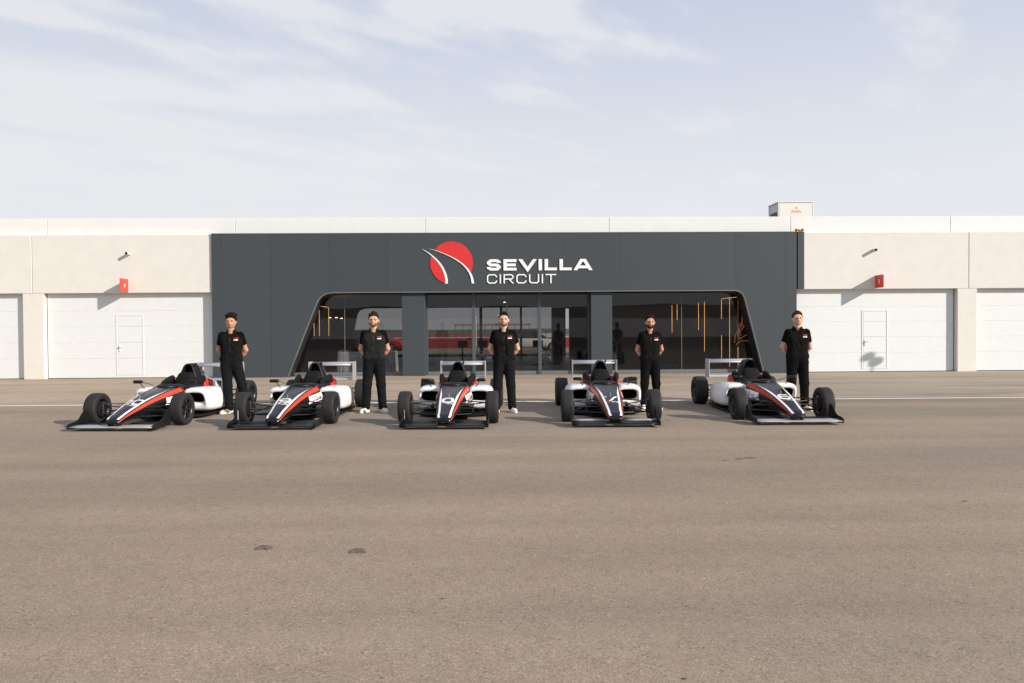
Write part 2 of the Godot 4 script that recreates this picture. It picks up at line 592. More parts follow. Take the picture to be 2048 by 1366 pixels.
	# roll hoop with its dark air intake: rounded triangles
	var tri_ring := func(z: float, apex: float, base_y: float, half: float, round_: float, lean: float) -> Array:
		var g := []
		var pts := [Vector2(half, base_y), Vector2(half * 0.93, lerpf(base_y, apex, 0.22)), Vector2(half * 0.62, lerpf(base_y, apex, 0.66)), Vector2(half * round_, lerpf(base_y, apex, 0.90)), Vector2(half * round_ * 0.55, lerpf(base_y, apex, 0.985)), Vector2(0, apex)]
		for p in pts: g.append(Vector3(p.x, p.y, z - lean * (p.y - base_y)))
		for i in range(pts.size() - 2, -1, -1): g.append(Vector3(-pts[i].x, pts[i].y, z - lean * (pts[i].y - base_y)))
		return g
	b = MB.new()
	b.smooth(true)
	b.loft([tri_ring.call(-1.98, 0.955, 0.50, 0.195, 0.42, 0.0), tri_ring.call(-1.85, 0.966, 0.52, 0.20, 0.42, 0.05), tri_ring.call(-1.68, 0.962, 0.58, 0.20, 0.42, 0.12), tri_ring.call(-1.655, 0.952, 0.59, 0.188, 0.42, 0.12), tri_ring.call(-1.66, 0.940, 0.60, 0.172, 0.40, 0.12), tri_ring.call(-1.85, 0.92, 0.62, 0.14, 0.40, 0.05)], false)
	b.cap(tri_ring.call(-1.85, 0.92, 0.62, 0.14, 0.40, 0.05), false)
	CAR.hoop = b.mesh()
	# white engine cover falling away behind the hoop
	b = MB.new()
	b.smooth(true)
	b.loft([tri_ring.call(-3.02, 0.44, 0.20, 0.06, 0.5, 0.0), tri_ring.call(-2.8, 0.52, 0.20, 0.09, 0.5, 0.0), tri_ring.call(-2.5, 0.67, 0.22, 0.15, 0.44, 0.0), tri_ring.call(-2.2, 0.84, 0.3, 0.185, 0.42, 0.0), tri_ring.call(-2.0, 0.94, 0.4, 0.196, 0.42, 0.0), tri_ring.call(-1.95, 0.957, 0.5, 0.197, 0.42, 0.0)], true)
	CAR.cover = b.mesh()
	# numbers on the flanks of the cover
	for num in ["6", "7", "8", "9", "10"]:
		for s in [-1, 1]:
			b = MB.new()
			var put := func(u: float, v: float, dep: float) -> Vector3:
				var z: float = (-2.0 - u) if s > 0 else (-2.0 - 0.2 + u)
				var y: float = 0.735 + v
				var k := clampf((-1.95 - z) / 0.25, 0, 1)
				var apex := lerpf(0.957, 0.84, k)
				var base_y := lerpf(0.5, 0.3, k)
				var half := lerpf(0.197, 0.185, k)
				var t := (y - base_y) / (apex - base_y)
				var x := lerpf(half * 0.93, half * 0.62, (t - 0.22) / 0.44) if t < 0.66 else lerpf(half * 0.62, half * 0.42, (t - 0.66) / 0.24)
				return Vector3(s * (x + 0.006 + dep), y, z)
			var size := Vector2(0.15, 0.15) if num != "10" else Vector2(0.10, 0.15)
			write_text(b, num, Vector2(0.0, 0), size, 0.24, 0.02, put)
			CAR["flank%s%d" % [num, s]] = b.mesh()
	# cowl shoulders beside the engine cover
	for s in [-1, 1]:
		var ring := func(z: float, x0: float, x1: float, y0: float, y1: float) -> Array:
			var g := []
			for j in 16:
				var a := TAU * j / 16.0
				var cx := signf(cos(a)) * pow(absf(cos(a)), 0.6)
				var cy := signf(sin(a)) * pow(absf(sin(a)), 0.6)
				g.append(Vector3(s * lerpf(x0, x1, 0.5 + 0.5 * cx * s), lerpf(y0, y1, 0.5 + 0.5 * cy), z))
			return g
		b = MB.new()
		b.smooth(true)
		b.loft([ring.call(-2.06, 0.05, 0.335, 0.36, 0.655), ring.call(-1.85, 0.06, 0.355, 0.36, 0.67), ring.call(-1.70, 0.08, 0.36, 0.38, 0.665), ring.call(-1.68, 0.10, 0.35, 0.40, 0.65)], true)
		CAR["patch%d" % s] = b.mesh()
		b = MB.new()
		b.smooth(true)
		b.loft([ring.call(-2.92, 0.0, 0.10, 0.22, 0.42), ring.call(-2.6, 0.0, 0.20, 0.26, 0.52), ring.call(-2.3, 0.02, 0.29, 0.3, 0.61), ring.call(-2.06, 0.05, 0.333, 0.33, 0.652)], true)
		CAR["cowl%d" % s] = b.mesh()
		# side pod: shell, and the dark duct in its mouth
		var pod := func(z: float, x0: float, x1: float, y0: float, y1: float, e: float) -> Array:
			var g := []
			for j in 28:
				var a := TAU * j / 28.0
				var cx := signf(cos(a)) * pow(absf(cos(a)), e)
				var cy := signf(sin(a)) * pow(absf(sin(a)), e)
				g.append(Vector3(s * lerpf(x0, x1, 0.5 + 0.5 * cx * s), lerpf(y0, y1, 0.5 + 0.5 * cy), z - 0.12 * (0.5 - 0.5 * cy)))
			return g
		b = MB.new()
		b.smooth(true)
		b.loft([pod.call(-2.62, 0.10, 0.34, 0.10, 0.34, 0.8), pod.call(-2.35, 0.14, 0.55, 0.085, 0.42, 0.7), pod.call(-2.05, 0.18, 0.665, 0.08, 0.50, 0.6), pod.call(-1.65, 0.2, 0.70, 0.08, 0.535, 0.55), pod.call(-1.25, 0.2, 0.70, 0.09, 0.548, 0.55), pod.call(-1.06, 0.215, 0.69, 0.11, 0.543, 0.6), pod.call(-1.0, 0.23, 0.67, 0.135, 0.53, 0.6), pod.call(-0.98, 0.25, 0.645, 0.17, 0.505, 0.6), pod.call(-0.985, 0.265, 0.62, 0.26, 0.465, 0.6), pod.call(-1.03, 0.27, 0.61, 0.275, 0.455, 0.6)], false)
		CAR["pod%d" % s] = b.mesh()
		b = MB.new()
		b.smooth(true)
		b.loft([pod.call(-1.4, 0.28, 0.60, 0.28, 0.44, 0.6), pod.call(-1.025, 0.27, 0.61, 0.275, 0.455, 0.6)], false)
		b.smooth(false)
		b.cap(pod.call(-1.4, 0.28, 0.60, 0.28, 0.44, 0.6), false)
		for k in 5:
			b.box(Vector3(s * 0.44 - 0.15, 0.30 + k * 0.03, -1.28), Vector3(s * 0.44 + 0.15, 0.306 + k * 0.03, -1.23))
		CAR["duct%d" % s] = b.mesh()
		# mirror
		b = MB.new()
		b.cbox(Vector3(s * 0.50, 0.672, -0.84), Vector3(0.165, 0.058, 0.07), 0.016)
		CAR["mirror%d" % s] = b.mesh()
		b = MB.new()
		b.tube([Vector3(s * 0.46, 0.655, -0.84), Vector3(s * 0.44, 0.60, -0.86), Vector3(s * 0.40, 0.545, -0.88)], 0.008, 6)
		b.tube([Vector3(s * 0.44, 0.668, -0.86), Vector3(s * 0.27, 0.60, -0.95)], 0.006, 6)
		CAR["stalk%d" % s] = b.mesh()
		# front wing end plate (side view z, y)
		b = MB.new()
		b.xf = Transform3D(Basis(Vector3(0, 0, 1), Vector3(0, 1, 0), Vector3(-1, 0, 0)), Vector3(s * 0.695, 0, 0))
		b.prism(PackedVector2Array([Vector2(0.87, 0.035), Vector2(0.875, 0.10), Vector2(0.80, 0.125), Vector2(0.66, 0.14), Vector2(0.58, 0.165), Vector2(0.50, 0.24), Vector2(0.44, 0.285), Vector2(0.37, 0.30), Vector2(0.34, 0.275), Vector2(0.325, 0.20), Vector2(0.32, 0.045)]), -0.006, 0.006)
		CAR["endplate%d" % s] = b.mesh()
		b = MB.new()
		b.box(Vector3(s * 0.655 - 0.035, 0.036, 0.34), Vector3(s * 0.655 + 0.035, 0.044, 0.85))
		CAR["foot%d" % s] = b.mesh()
		# flap
		b = MB.new()
		b.smooth(true)
		var rows := []
		for x in [0.16, 0.34, 0.52, 0.686]:
			var g := []
			var lift: float = 0.004 if x < 0.2 else 0.0
			for q in [[0.625, 0.088], [0.60, 0.094], [0.57, 0.098], [0.53, 0.106], [0.528, 0.103], [0.565, 0.091], [0.60, 0.086]]:
				g.append(Vector3(x, q[1] - lift, q[0]))
			rows.append(g)
		b.xf = Transform3D(Basis(Vector3(s, 0, 0), Vector3.UP, Vector3(0, 0, 1)), Vector3.ZERO)
		b.loft(rows, true)
		CAR["flap%d" % s] = b.mesh()
		b = MB.new()
		b.box(Vector3(s * 0.075 - 0.008, 0.078, 0.66), Vector3(s * 0.075 + 0.008, 0.135, 0.79))
		CAR["pylon%d" % s] = b.mesh()
		# suspension, front and rear
		b = MB.new()
		for q in [[Vector3(0.62, 0.345, 0.0), Vector3(0.17, 0.30, 0.14), 0.011], [Vector3(0.62, 0.345, 0.0), Vector3(0.23, 0.345, -0.34), 0.011], [Vector3(0.64, 0.165, 0.0), Vector3(0.135, 0.165, 0.2), 0.012], [Vector3(0.64, 0.165, 0.0), Vector3(0.215, 0.145, -0.36), 0.012], [Vector3(0.61, 0.19, 0.01), Vector3(0.19, 0.325, -0.04), 0.010], [Vector3(0.63, 0.25, 0.09), Vector3(0.18, 0.27, 0.16), 0.008]]:
			b.tube([Vector3(s * q[0].x, q[0].y, q[0].z), Vector3(s * q[1].x, q[1].y, q[1].z)], q[2], 7)
		b.cbox(Vector3(s * 0.635, 0.26, 0.0), Vector3(0.05, 0.24, 0.09), 0.015)
		b.xf = Transform3D(Basis.IDENTITY, Vector3(s * 0.655, 0.27, 0))
		b.lathe_x([Vector2(-0.014, 0.06), Vector2(-0.014, 0.135), Vector2(0.014, 0.135), Vector2(0.014, 0.06)], 28)
		CAR["wishbone_front%d" % s] = b.mesh()
		b = MB.new()
		for q in [[Vector3(0.60, 0.39, -2.75), Vector3(0.14, 0.37, -2.5), 0.011], [Vector3(0.60, 0.39, -2.75), Vector3(0.12, 0.36, -2.95), 0.011], [Vector3(0.60, 0.17, -2.75), Vector3(0.12, 0.16, -2.45), 0.012], [Vector3(0.60, 0.17, -2.75), Vector3(0.11, 0.16, -2.95), 0.012], [Vector3(0.60, 0.285, -2.75), Vector3(0.10, 0.27, -2.78), 0.018], [Vector3(0.58, 0.2, -2.70), Vector3(0.15, 0.42, -2.55), 0.010]]:
			b.tube([Vector3(s * q[0].x, q[0].y, q[0].z), Vector3(s * q[1].x, q[1].y, q[1].z)], q[2], 7)
		b.cbox(Vector3(s * 0.60, 0.28, -2.75), Vector3(0.05, 0.26, 0.10), 0.015)
		CAR["wishbone_rear%d" % s] = b.mesh()
		# rear wing end plate
		b = MB.new()
		b.xf = Transform3D(Basis(Vector3(0, 0, 1), Vector3(0, 1, 0), Vector3(-1, 0, 0)), Vector3(s * 0.462, 0, 0))
		b.prism(PackedVector2Array([Vector2(-2.93, 0.53), Vector2(-2.93, 0.905), Vector2(-2.95, 0.925), Vector2(-3.22, 0.925), Vector2(-3.24, 0.905), Vector2(-3.24, 0.56), Vector2(-3.20, 0.53)]), -0.006, 0.006)
		CAR["rear_endplate%d" % s] = b.mesh()
		# floor strakes and barge boards beside the tub
		b = MB.new()
		b.xf = Transform3D(Basis(Vector3(0, 0, 1), Vector3(0, 1, 0), Vector3(-1, 0, 0)), Vector3(s * 0.36, 0, 0))
		b.prism(PackedVector2Array([Vector2(-0.42, 0.06), Vector2(-0.40, 0.2), Vector2(-0.52, 0.27), Vector2(-0.85, 0.26), Vector2(-0.85, 0.05)]), -0.006, 0.006)
		CAR["board%d" % s] = b.mesh()
	# front wing main plane: a cambered section spanning the car
	b = MB.new()
	b.smooth(true)
	var rows := []
	for x in [-0.689, -0.5, -0.2, -0.1, 0.1, 0.2, 0.5, 0.689]:
		var g := []
		for q in [[0.87, 0.062], [0.862, 0.069], [0.80, 0.077], [0.70, 0.081], [0.635, 0.084], [0.633, 0.080], [0.70, 0.070], [0.79, 0.058], [0.855, 0.056]]:
			g.append(Vector3(x, q[1], q[0]))
		rows.append(g)
	b.loft(rows, true)
	CAR.front_wing = b.mesh()
	b = MB.new()
	b.smooth(true)
	rows = []
	for x in [-0.455, 0.455]:
		var g := []
		for q in [[-2.95, 0.85], [-2.955, 0.868], [-3.02, 0.872], [-3.10, 0.885], [-3.19, 0.915], [-3.192, 0.908], [-3.10, 0.85], [-3.02, 0.835], [-2.97, 0.838]]:
			g.append(Vector3(x, q[1], q[0]))
		rows.append(g)
	b.loft(rows, true)
	CAR.rear_wing = b.mesh()
	b = MB.new()
	rows = []
	for x in [-0.455, 0.455]:
		var g := []
		for q in [[-3.0, 0.545], [-3.005, 0.575], [-3.10, 0.585], [-3.18, 0.59], [-3.18, 0.58], [-3.08, 0.555]]:
			g.append(Vector3(x, q[1], q[0]))
		rows.append(g)
	b.loft(rows, true)
	CAR.beam_wing = b.mesh()
	b = MB.new()
	b.box(Vector3(-0.012, 0.36, -3.14), Vector3(0.012, 0.56, -2.98))
	b.cbox(Vector3(0, 0.27, -2.72), Vector3(0.2, 0.24, 0.75), 0.04)
	b.cbox(Vector3(0, 0.30, -3.2), Vector3(0.13, 0.14, 0.3), 0.03)
	CAR.gearbox = b.mesh()
	b = MB.new()
	b.cbox(Vector3(0, 0.31, -3.365), Vector3(0.1, 0.07, 0.03), 0.008)
	CAR.rain_light = b.mesh()
	b = MB.new()
	b.prism(PackedVector2Array([Vector2(-0.26, 0.5), Vector2(0.26, 0.5), Vector2(0.34, 0.78), Vector2(0.62, 0.9), Vector2(0.66, 1.1), Vector2(0.66, 2.2), Vector2(0.45, 2.5), Vector2(0.45, 3.1), Vector2(-0.45, 3.1), Vector2(-0.45, 2.5), Vector2(-0.66, 2.2), Vector2(-0.66, 1.1), Vector2(-0.62, 0.9), Vector2(-0.34, 0.78)]), 0.035, 0.055)
	var fl := part("floor", b, null, self)              # turn the x, y plan into x, z
	var mdt := MeshDataTool.new()
	mdt.create_from_surface(fl.mesh, 0)
	for i in mdt.get_vertex_count():
		var v := mdt.get_vertex(i)
		mdt.set_vertex(i, Vector3(v.x, v.z, -v.y))
		var nn := mdt.get_vertex_normal(i)
		mdt.set_vertex_normal(i, Vector3(nn.x, nn.z, -nn.y))
	var am := ArrayMesh.new()
	mdt.commit_to_surface(am)
	CAR.floor = am
	remove_child(fl); fl.free()
	b = MB.new()
	b.smooth(true)
	b.tube([Vector3(-0.10, 0.50, -0.98), Vector3(-0.135, 0.555, -0.975), Vector3(-0.10, 0.61, -0.97), Vector3(0.10, 0.61, -0.97), Vector3(0.135, 0.555, -0.975), Vector3(0.10, 0.50, -0.98)], 0.016, 8)
	b.cbox(Vector3(0, 0.56, -0.965), Vector3(0.16, 0.08, 0.03), 0.01)
	CAR.steering = b.mesh()
	b = MB.new()
	b.cbox(Vector3(0.105, 0.945, -1.80), Vector3(0.035, 0.05, 0.06), 0.01)
	b.tube([Vector3(0.10, 0.90, -1.80), Vector3(0.105, 0.925, -1.80)], 0.008, 6)
	CAR.camera = b.mesh()
	b = MB.new()
	b.tube([Vector3(0, 0.43, 0.0), Vector3(0, 0.49, 0.0)], 0.009, 8)
	CAR.pitot = b.mesh()
	CAR.front = wheel_meshes(0.272, 0.205)
	CAR.rear = wheel_meshes(0.286, 0.255)

func reversed(old, rows: Array) -> ArrayMesh:           # a skin sheet whose rows run to the front, one side up
	var b := MB.new()
	b.smooth(true)
	for i in rows.size() - 1:
		for j in rows[i].size() - 1:
			b.quad(rows[i][j], rows[i + 1][j], rows[i + 1][j + 1], rows[i][j + 1])
	return b.mesh()

func race_car(num: String, at: Vector3, turn: float, label: String, wing: Material, flap: Material, silver_tab := false) -> Node3D:
	var c := thing("race_car", label, "race car", at, "single seat race cars parked in a row")
	c.rotation.y = turn
	var nose := part("nose_cone", CAR.nose, M.car_black, c)
	for s in [1, -1]:
		part("white_stripe", CAR["white%d" % s], M.car_white, nose)
		part("red_stripe", CAR["orange%d" % s], M.car_orange, nose)
	part("race_number", CAR["num" + num], M.car_white, nose)
	part("lettering", CAR.small_red, M.letter_red, nose)
	part("lettering", CAR.small_white, M.car_white, nose)
	part("pitot_tube", CAR.pitot, M.metal, nose)
	var tub := part("cockpit_tub", CAR.tub, M.car_black, c)
	for s in [1, -1]:
		part("sticker", CAR["sticker%d" % s], M.car_white, tub)
		part("lettering", CAR["word_You%d" % s], M.letter_red, tub)
		part("lettering", CAR["word_Drive%d" % s], M.letter_dark, tub)
	part("cockpit_lip", CAR.lip, M.carbon, tub)
	part("headrest", CAR.headrest, M.pad, c)
	part("steering_wheel", CAR.steering, M.carbon, c)
	var hoop := part("roll_hoop", CAR.hoop, M.carbon, c)
	part("camera_pod", CAR.camera, M.carbon, hoop)
	var cov := part("engine_cover", CAR.cover, M.car_white, c)
	for s in [1, -1]:
		part("race_number", CAR["flank%s%d" % [num, s]], M.letter_dark, cov)
		part("cowl_shoulder", CAR["patch%d" % s], M.car_red, cov)
		part("cowl_shoulder", CAR["cowl%d" % s], M.car_white, cov)
		part("side_pad", CAR["pad%d" % s], M.pad, c)
		var pod := part("side_pod", CAR["pod%d" % s], M.car_white, c)
		part("cooling_duct", CAR["duct%d" % s], M.carbon, pod)
		var mi := part("mirror", CAR["mirror%d" % s], M.carbon, c)
		part("stalk", CAR["stalk%d" % s], M.carbon, mi)
		part("bargeboard", CAR["board%d" % s], M.carbon, c)
		part("front_suspension", CAR["wishbone_front%d" % s], M.steel_dark, c)
		part("rear_suspension", CAR["wishbone_rear%d" % s], M.steel_dark, c)
	part("underfloor", CAR.floor, M.carbon, c)
	var fw := part("front_wing", CAR.front_wing, wing, c)
	var rw := part("rear_wing", CAR.rear_wing, M.silver, c)
	part("lower_plane", CAR.beam_wing, M.silver, rw)
	for s in [1, -1]:
		part("endplate", CAR["endplate%d" % s], M.carbon, fw)
		part("endplate_foot", CAR["foot%d" % s], M.carbon, fw)
		part("flap", CAR["flap%d" % s], flap, fw)
		part("pylon", CAR["pylon%d" % s], M.carbon, fw)
		part("endplate", CAR["rear_endplate%d" % s], M.silver, rw)
	if silver_tab:
		var t := MB.new()
		t.box(Vector3(-0.6878, 0.12, 0.40), Vector3(-0.6868, 0.275, 0.45))
		part("foil_strip", t, M.silver, fw)
	part("gearbox", CAR.gearbox, M.steel_dark, c)
	part("rain_light", CAR.rain_light, M.car_red, c)
	for q in [[0.735, 0.272, 0.0, CAR.front], [0.71, 0.286, -2.75, CAR.rear]]:
		for s in [1, -1]:
			var w := node("wheel", c)
			w.position = Vector3(s * q[0], q[1], q[2])
			if s < 0: w.rotation.y = PI
			part("tyre", q[3][0], M.rubber, w)
			part("rim", q[3][1], M.rim, w)
			part("spokes", q[3][2], M.rim, w)
	return c

# ---------------------------------------------------------------- people, built 1.80 m tall, feet on y = 0, facing +z, hands clasped behind the back
func person(at: Vector3, turn: float, height: float, label: String, o: Dictionary):
	var p := thing("person", label, "person", at, "men standing behind the race cars")
	p.rotation.y = turn
	var k := height / 1.80
	p.scale = Vector3(k * o.get("wide", 1.0), k, k)
	var V := func(x: float, y: float, z: float) -> Vector3: return Vector3(x, y, z)
	var feet: Array = o.feet                              # two spots (x, z) and the way each foot turns
	var lean: float = o.get("lean", 0.0)
	# ---- body: arms, neck, trunk and legs as one surface, then hands and head on finer grids
	var mb := MB.new()
	var bones := [
		[Vector3(0, 1.48, -0.02), Vector3(0, 1.63, -0.005), 0.062, 0.055],
		[Vector3(-0.09, 1.38, -0.03), Vector3(0.09, 1.38, -0.03), 0.06, 0.06], [Vector3(0, 1.35, -0.02), Vector3(0, 1.0, -0.02), 0.07, 0.07],
		[Vector3(-0.06, 0.95, 0), Vector3(0.06, 0.95, 0), 0.08, 0.08]]
	for i in 2:
		var s := -1.0 if i == 0 else 1.0
		var sh := Vector3(s * 0.165, 1.45, -0.015)
		var el := Vector3(s * (0.236 + o.get("elbow", 0.0)), 1.165, -0.085)
		var wr := Vector3(s * 0.10, 0.975, -0.185)
		bones.append([Vector3(s * 0.08, 1.43, -0.02), sh, 0.045, 0.044])
		bones.append([sh, sh.lerp(el, 0.55), 0.044, 0.049])
		bones.append([sh.lerp(el, 0.5), el, 0.049, 0.040])
		bones.append([el, el.lerp(wr, 0.35), 0.041, 0.043])
		bones.append([el.lerp(wr, 0.3), wr, 0.043, 0.028])
		bones.append([Vector3(s * 0.09, 0.93, 0), Vector3(lerpf(s * 0.10, feet[i].x, 0.5), 0.51, feet[i].y * 0.5), 0.08, 0.055])
		bones.append([Vector3(lerpf(s * 0.10, feet[i].x, 0.5), 0.51, feet[i].y * 0.5), Vector3(feet[i].x, 0.09, feet[i].y), 0.055, 0.038])
	nets(bones, 0.014, 0.03, mb)
	for i in 2:                                           # hands: palm, four fingers and a thumb, one hand lying in the other
		var s := -1.0 if i == 0 else 1.0
		var back := -0.02 * i
		var hb := [[Vector3(s * 0.105, 0.98, -0.185 + back * 0.5), Vector3(s * 0.075, 0.955, -0.195 + back), 0.026, 0.027], [Vector3(s * 0.075, 0.97, -0.196 + back), Vector3(s * 0.03, 0.935, -0.198 + back), 0.022, 0.021], [Vector3(s * 0.07, 0.94, -0.196 + back), Vector3(s * 0.03, 0.915, -0.198 + back), 0.020, 0.018]]
		for f in 4:
			var y := 0.955 - f * 0.019
			var l: float = [0.036, 0.042, 0.039, 0.030][f]
			var a := Vector3(s * 0.022, y - 0.003, -0.199 + back)
			var b := a + Vector3(-s * l, -0.010, -0.006)
			hb.append([a, b, 0.0092, 0.0086])
			hb.append([b, b + Vector3(-s * l * 0.55, -0.008, 0.012), 0.0086, 0.0076])
		hb.append([Vector3(s * 0.085, 0.985, -0.196 + back), Vector3(s * 0.05, 1.003, -0.206 + back), 0.012, 0.010])
		hb.append([Vector3(s * 0.05, 1.003, -0.206 + back), Vector3(s * 0.02, 0.998, -0.208 + back), 0.010, 0.0085])
		nets(hb, 0.0055, 0.008, mb)
	var jaw: float = o.get("jaw", 1.0)
	var head := [
		[Vector3(0, 1.715, -0.018), Vector3(0, 1.70, -0.008), 0.088, 0.086], [Vector3(0, 1.70, 0.012), Vector3(0, 1.655, 0.022), 0.074, 0.066],
		[Vector3(-0.028 * jaw, 1.625, 0.012), Vector3(0.028 * jaw, 1.625, 0.012), 0.046, 0.046], [Vector3(0, 1.604, 0.05), Vector3(0, 1.612, 0.055), 0.026, 0.026],
		[Vector3(0, 1.695, 0.088), Vector3(0, 1.662, 0.108), 0.010, 0.0145], [Vector3(-0.014, 1.656, 0.092), Vector3(0.014, 1.656, 0.092), 0.010, 0.010],
		[Vector3(-0.045, 1.718, 0.058), Vector3(0.045, 1.718, 0.058), 0.020, 0.020], [Vector3(-0.046, 1.665, 0.050), Vector3(0.046, 1.665, 0.050), 0.022, 0.022],
		[Vector3(-0.020, 1.632, 0.074), Vector3(0.020, 1.632, 0.074), 0.011, 0.011],
		[Vector3(-0.088, 1.695, -0.008), Vector3(-0.084, 1.660, -0.002), 0.015, 0.010], [Vector3(0.088, 1.695, -0.008), Vector3(0.084, 1.660, -0.002), 0.015, 0.010],
		[Vector3(0, 1.62, -0.02), Vector3(0, 1.54, -0.012), 0.052, 0.058]]
	nets(head, 0.0065, 0.02, mb)
	part("body", mb, o.skin, p)
	var face := func(x: float, y: float) -> float:       # how far forward the skin lies there
		var z := 0.16
		while z > 0.0 and sd(head, Vector3(x, y, z), 0.02) > 0.0: z -= 0.002
		return z
	for s in [-1, 1]:
		mb = MB.new()
		var ez: float = face.call(s * 0.032, 1.690)
		nets([[Vector3(s * 0.026, 1.690, ez - 0.002), Vector3(s * 0.041, 1.690, ez - 0.005), 0.0080, 0.0068]], 0.0035, 0.003, mb)
		part("eye", mb, M.eye, p)
		mb = MB.new()
		nets([[Vector3(s * 0.018, 1.710, ez + 0.006), Vector3(s * 0.052, 1.712, ez - 0.006), 0.0078, 0.0058]], 0.0035, 0.003, mb)
		part("eyebrow", mb, o.hair, p)
	mb = MB.new()
	var mz: float = face.call(0.0, 1.632)
	var mw: float = face.call(0.020, 1.634)
	if o.get("smile", false):
		nets([[Vector3(-0.023, 1.637, mw - 0.002), Vector3(0, 1.630, mz - 0.001), 0.0045, 0.0062], [Vector3(0, 1.630, mz - 0.001), Vector3(0.023, 1.637, mw - 0.002), 0.0062, 0.0045]], 0.003, 0.004, mb)
		part("mouth", mb, M.teeth, p)
	else:
		nets([[Vector3(-0.022, 1.632, mw - 0.002), Vector3(0, 1.632, mz - 0.002), 0.0045, 0.005], [Vector3(0, 1.632, mz - 0.002), Vector3(0.022, 1.632, mw - 0.002), 0.005, 0.0045]], 0.003, 0.003, mb)
		part("mouth", mb, M.lips, p)
	# ---- hair
	rng.seed = hash(label)
	var full: float = o.get("volume", 0.0)
	var hair := [[Vector3(0, 1.742, -0.045), Vector3(0, 1.735, -0.04), 0.088 + full * 0.3, 0.088 + full * 0.3], [Vector3(0, 1.70, -0.062), Vector3(0, 1.64, -0.062), 0.068, 0.045],
		[Vector3(-0.040, 1.788 + full * 0.3, 0.012), Vector3(0.040, 1.790 + full * 0.3, 0.014), 0.028 + full * 0.5, 0.028 + full * 0.5],
		[Vector3(-0.073, 1.745, -0.012), Vector3(-0.083, 1.685, 0.006), 0.023, 0.010], [Vector3(0.073, 1.745, -0.012), Vector3(0.083, 1.685, 0.006), 0.023, 0.010],
		[Vector3(-0.056, 1.780, 0.014), Vector3(-0.078, 1.722, 0.016), 0.021, 0.010], [Vector3(0.056, 1.780, 0.014), Vector3(0.078, 1.722, 0.016), 0.021, 0.010]]
	for i in 12:                                          # uneven fringe along the hairline
		var x := lerpf(-0.06, 0.06, i / 11.0) + rng.randf_range(-0.006, 0.006)
		var c := Vector3(x, 1.797 - absf(x) * 0.25 + full * 0.4 + rng.randf_range(-0.010, 0.010), 0.036 - absf(x) * 0.35)
		hair.append([c, c + Vector3(rng.randf_range(-0.015, 0.015), rng.randf_range(-0.022, 0.016), 0.012), 0.013 + full * 0.2, 0.006])
	for i in int(o.get("curls", 14)):
		var a := rng.randf_range(-1.0, 1.0) * 2.2
		var e := rng.randf_range(0.55, 1.5)
		var d := Vector3(sin(a) * cos(e), sin(e), cos(a) * cos(e))
		var c := Vector3(0, 1.74, -0.035) + d * (0.086 + full * 0.6)
		if d.z > 0.2 and c.y < 1.795: c.y = 1.795 + rng.randf_range(0.0, 0.025)
		var t := Vector3(rng.randf_range(-1, 1), rng.randf_range(0.0, 1.0), rng.randf_range(-1, 1)) * 0.032
		hair.append([c, c + t, rng.randf_range(0.012, 0.021) + full * 0.2, 0.006])
	mb = MB.new()
	nets(hair, 0.0065, 0.012, mb)
	part("hair", mb, o.hair, p)
	if o.get("beard", 0.0) > 0.0:
		var t: float = o.beard * 0.004
		mb = MB.new()
		var bd := []
		for s in [-1.0, 1.0]:
			bd.append([Vector3(s * 0.072, 1.685, 0.005), Vector3(s * 0.060, 1.635, 0.022), 0.012 + t * 0.3, 0.017 + t])
			bd.append([Vector3(s * 0.060, 1.635, 0.022), Vector3(s * 0.022, 1.603, 0.060), 0.018 + t, 0.020 + t])
			bd.append([Vector3(s * 0.006, 1.649, 0.092), Vector3(s * 0.030, 1.640, 0.074), 0.006 + t * 0.4, 0.007 + t * 0.5])
			bd.append([Vector3(s * 0.034, 1.638, 0.070), Vector3(s * 0.030, 1.610, 0.062), 0.008 + t, 0.014 + t])
		bd.append([Vector3(-0.02, 1.600, 0.062), Vector3(0.02, 1.600, 0.062), 0.021 + t, 0.021 + t])
		nets(bd, 0.0055, 0.010, mb)
		part("beard", mb, o.beard_mat, p)
	# ---- trousers
	mb = MB.new()
	var tb := [[Vector3(-0.062, 0.975, -0.005), Vector3(0.062, 0.975, -0.005), 0.115, 0.115], [Vector3(-0.07, 0.91, -0.02), Vector3(0.07, 0.91, -0.02), 0.108, 0.108]]
	var folds := []
	for i in 2:
		var s := -1.0 if i == 0 else 1.0
		var f := Vector3(feet[i].x, 0.0, feet[i].y)
		var kn := Vector3(lerpf(s * 0.095, f.x, 0.52), 0.51, f.z * 0.5 + 0.012)
		tb.append([Vector3(s * 0.088, 0.90, -0.005), kn, 0.108, 0.082])
		tb.append([kn, f + Vector3(0, 0.10, -0.012), 0.081, o.get("cuff", 0.073)])
		for q in 7:                                       # creases: soft ridges round the knee, the hip and above the shoe
			var y: float = [0.13, 0.16, 0.20, 0.47, 0.54, 0.80, 0.87][q] + rng.randf_range(-0.015, 0.015)
			var c := kn.lerp(f, (0.51 - y) / 0.51) if y < 0.51 else kn.lerp(Vector3(s * 0.088, 0.90, 0), (y - 0.51) / 0.39)
			var r: float = 0.062 if y < 0.3 else (0.072 if y < 0.7 else 0.094)
			var a := rng.randf_range(-0.9, 0.9)
			var b := a + rng.randf_range(0.5, 1.1)
			folds.append([c + Vector3(sin(a) * r, rng.randf_range(-0.02, 0.02), cos(a) * r), c + Vector3(sin(b) * r, rng.randf_range(-0.03, 0.03), cos(b) * r), 0.014, 0.010])
	nets(tb + folds, 0.012, 0.03, mb, [[Vector3(0, 1.06, 0), Vector3.UP], [Vector3(0, 0.045, 0), Vector3.DOWN]])
	part("trousers", mb, o.trousers, p)
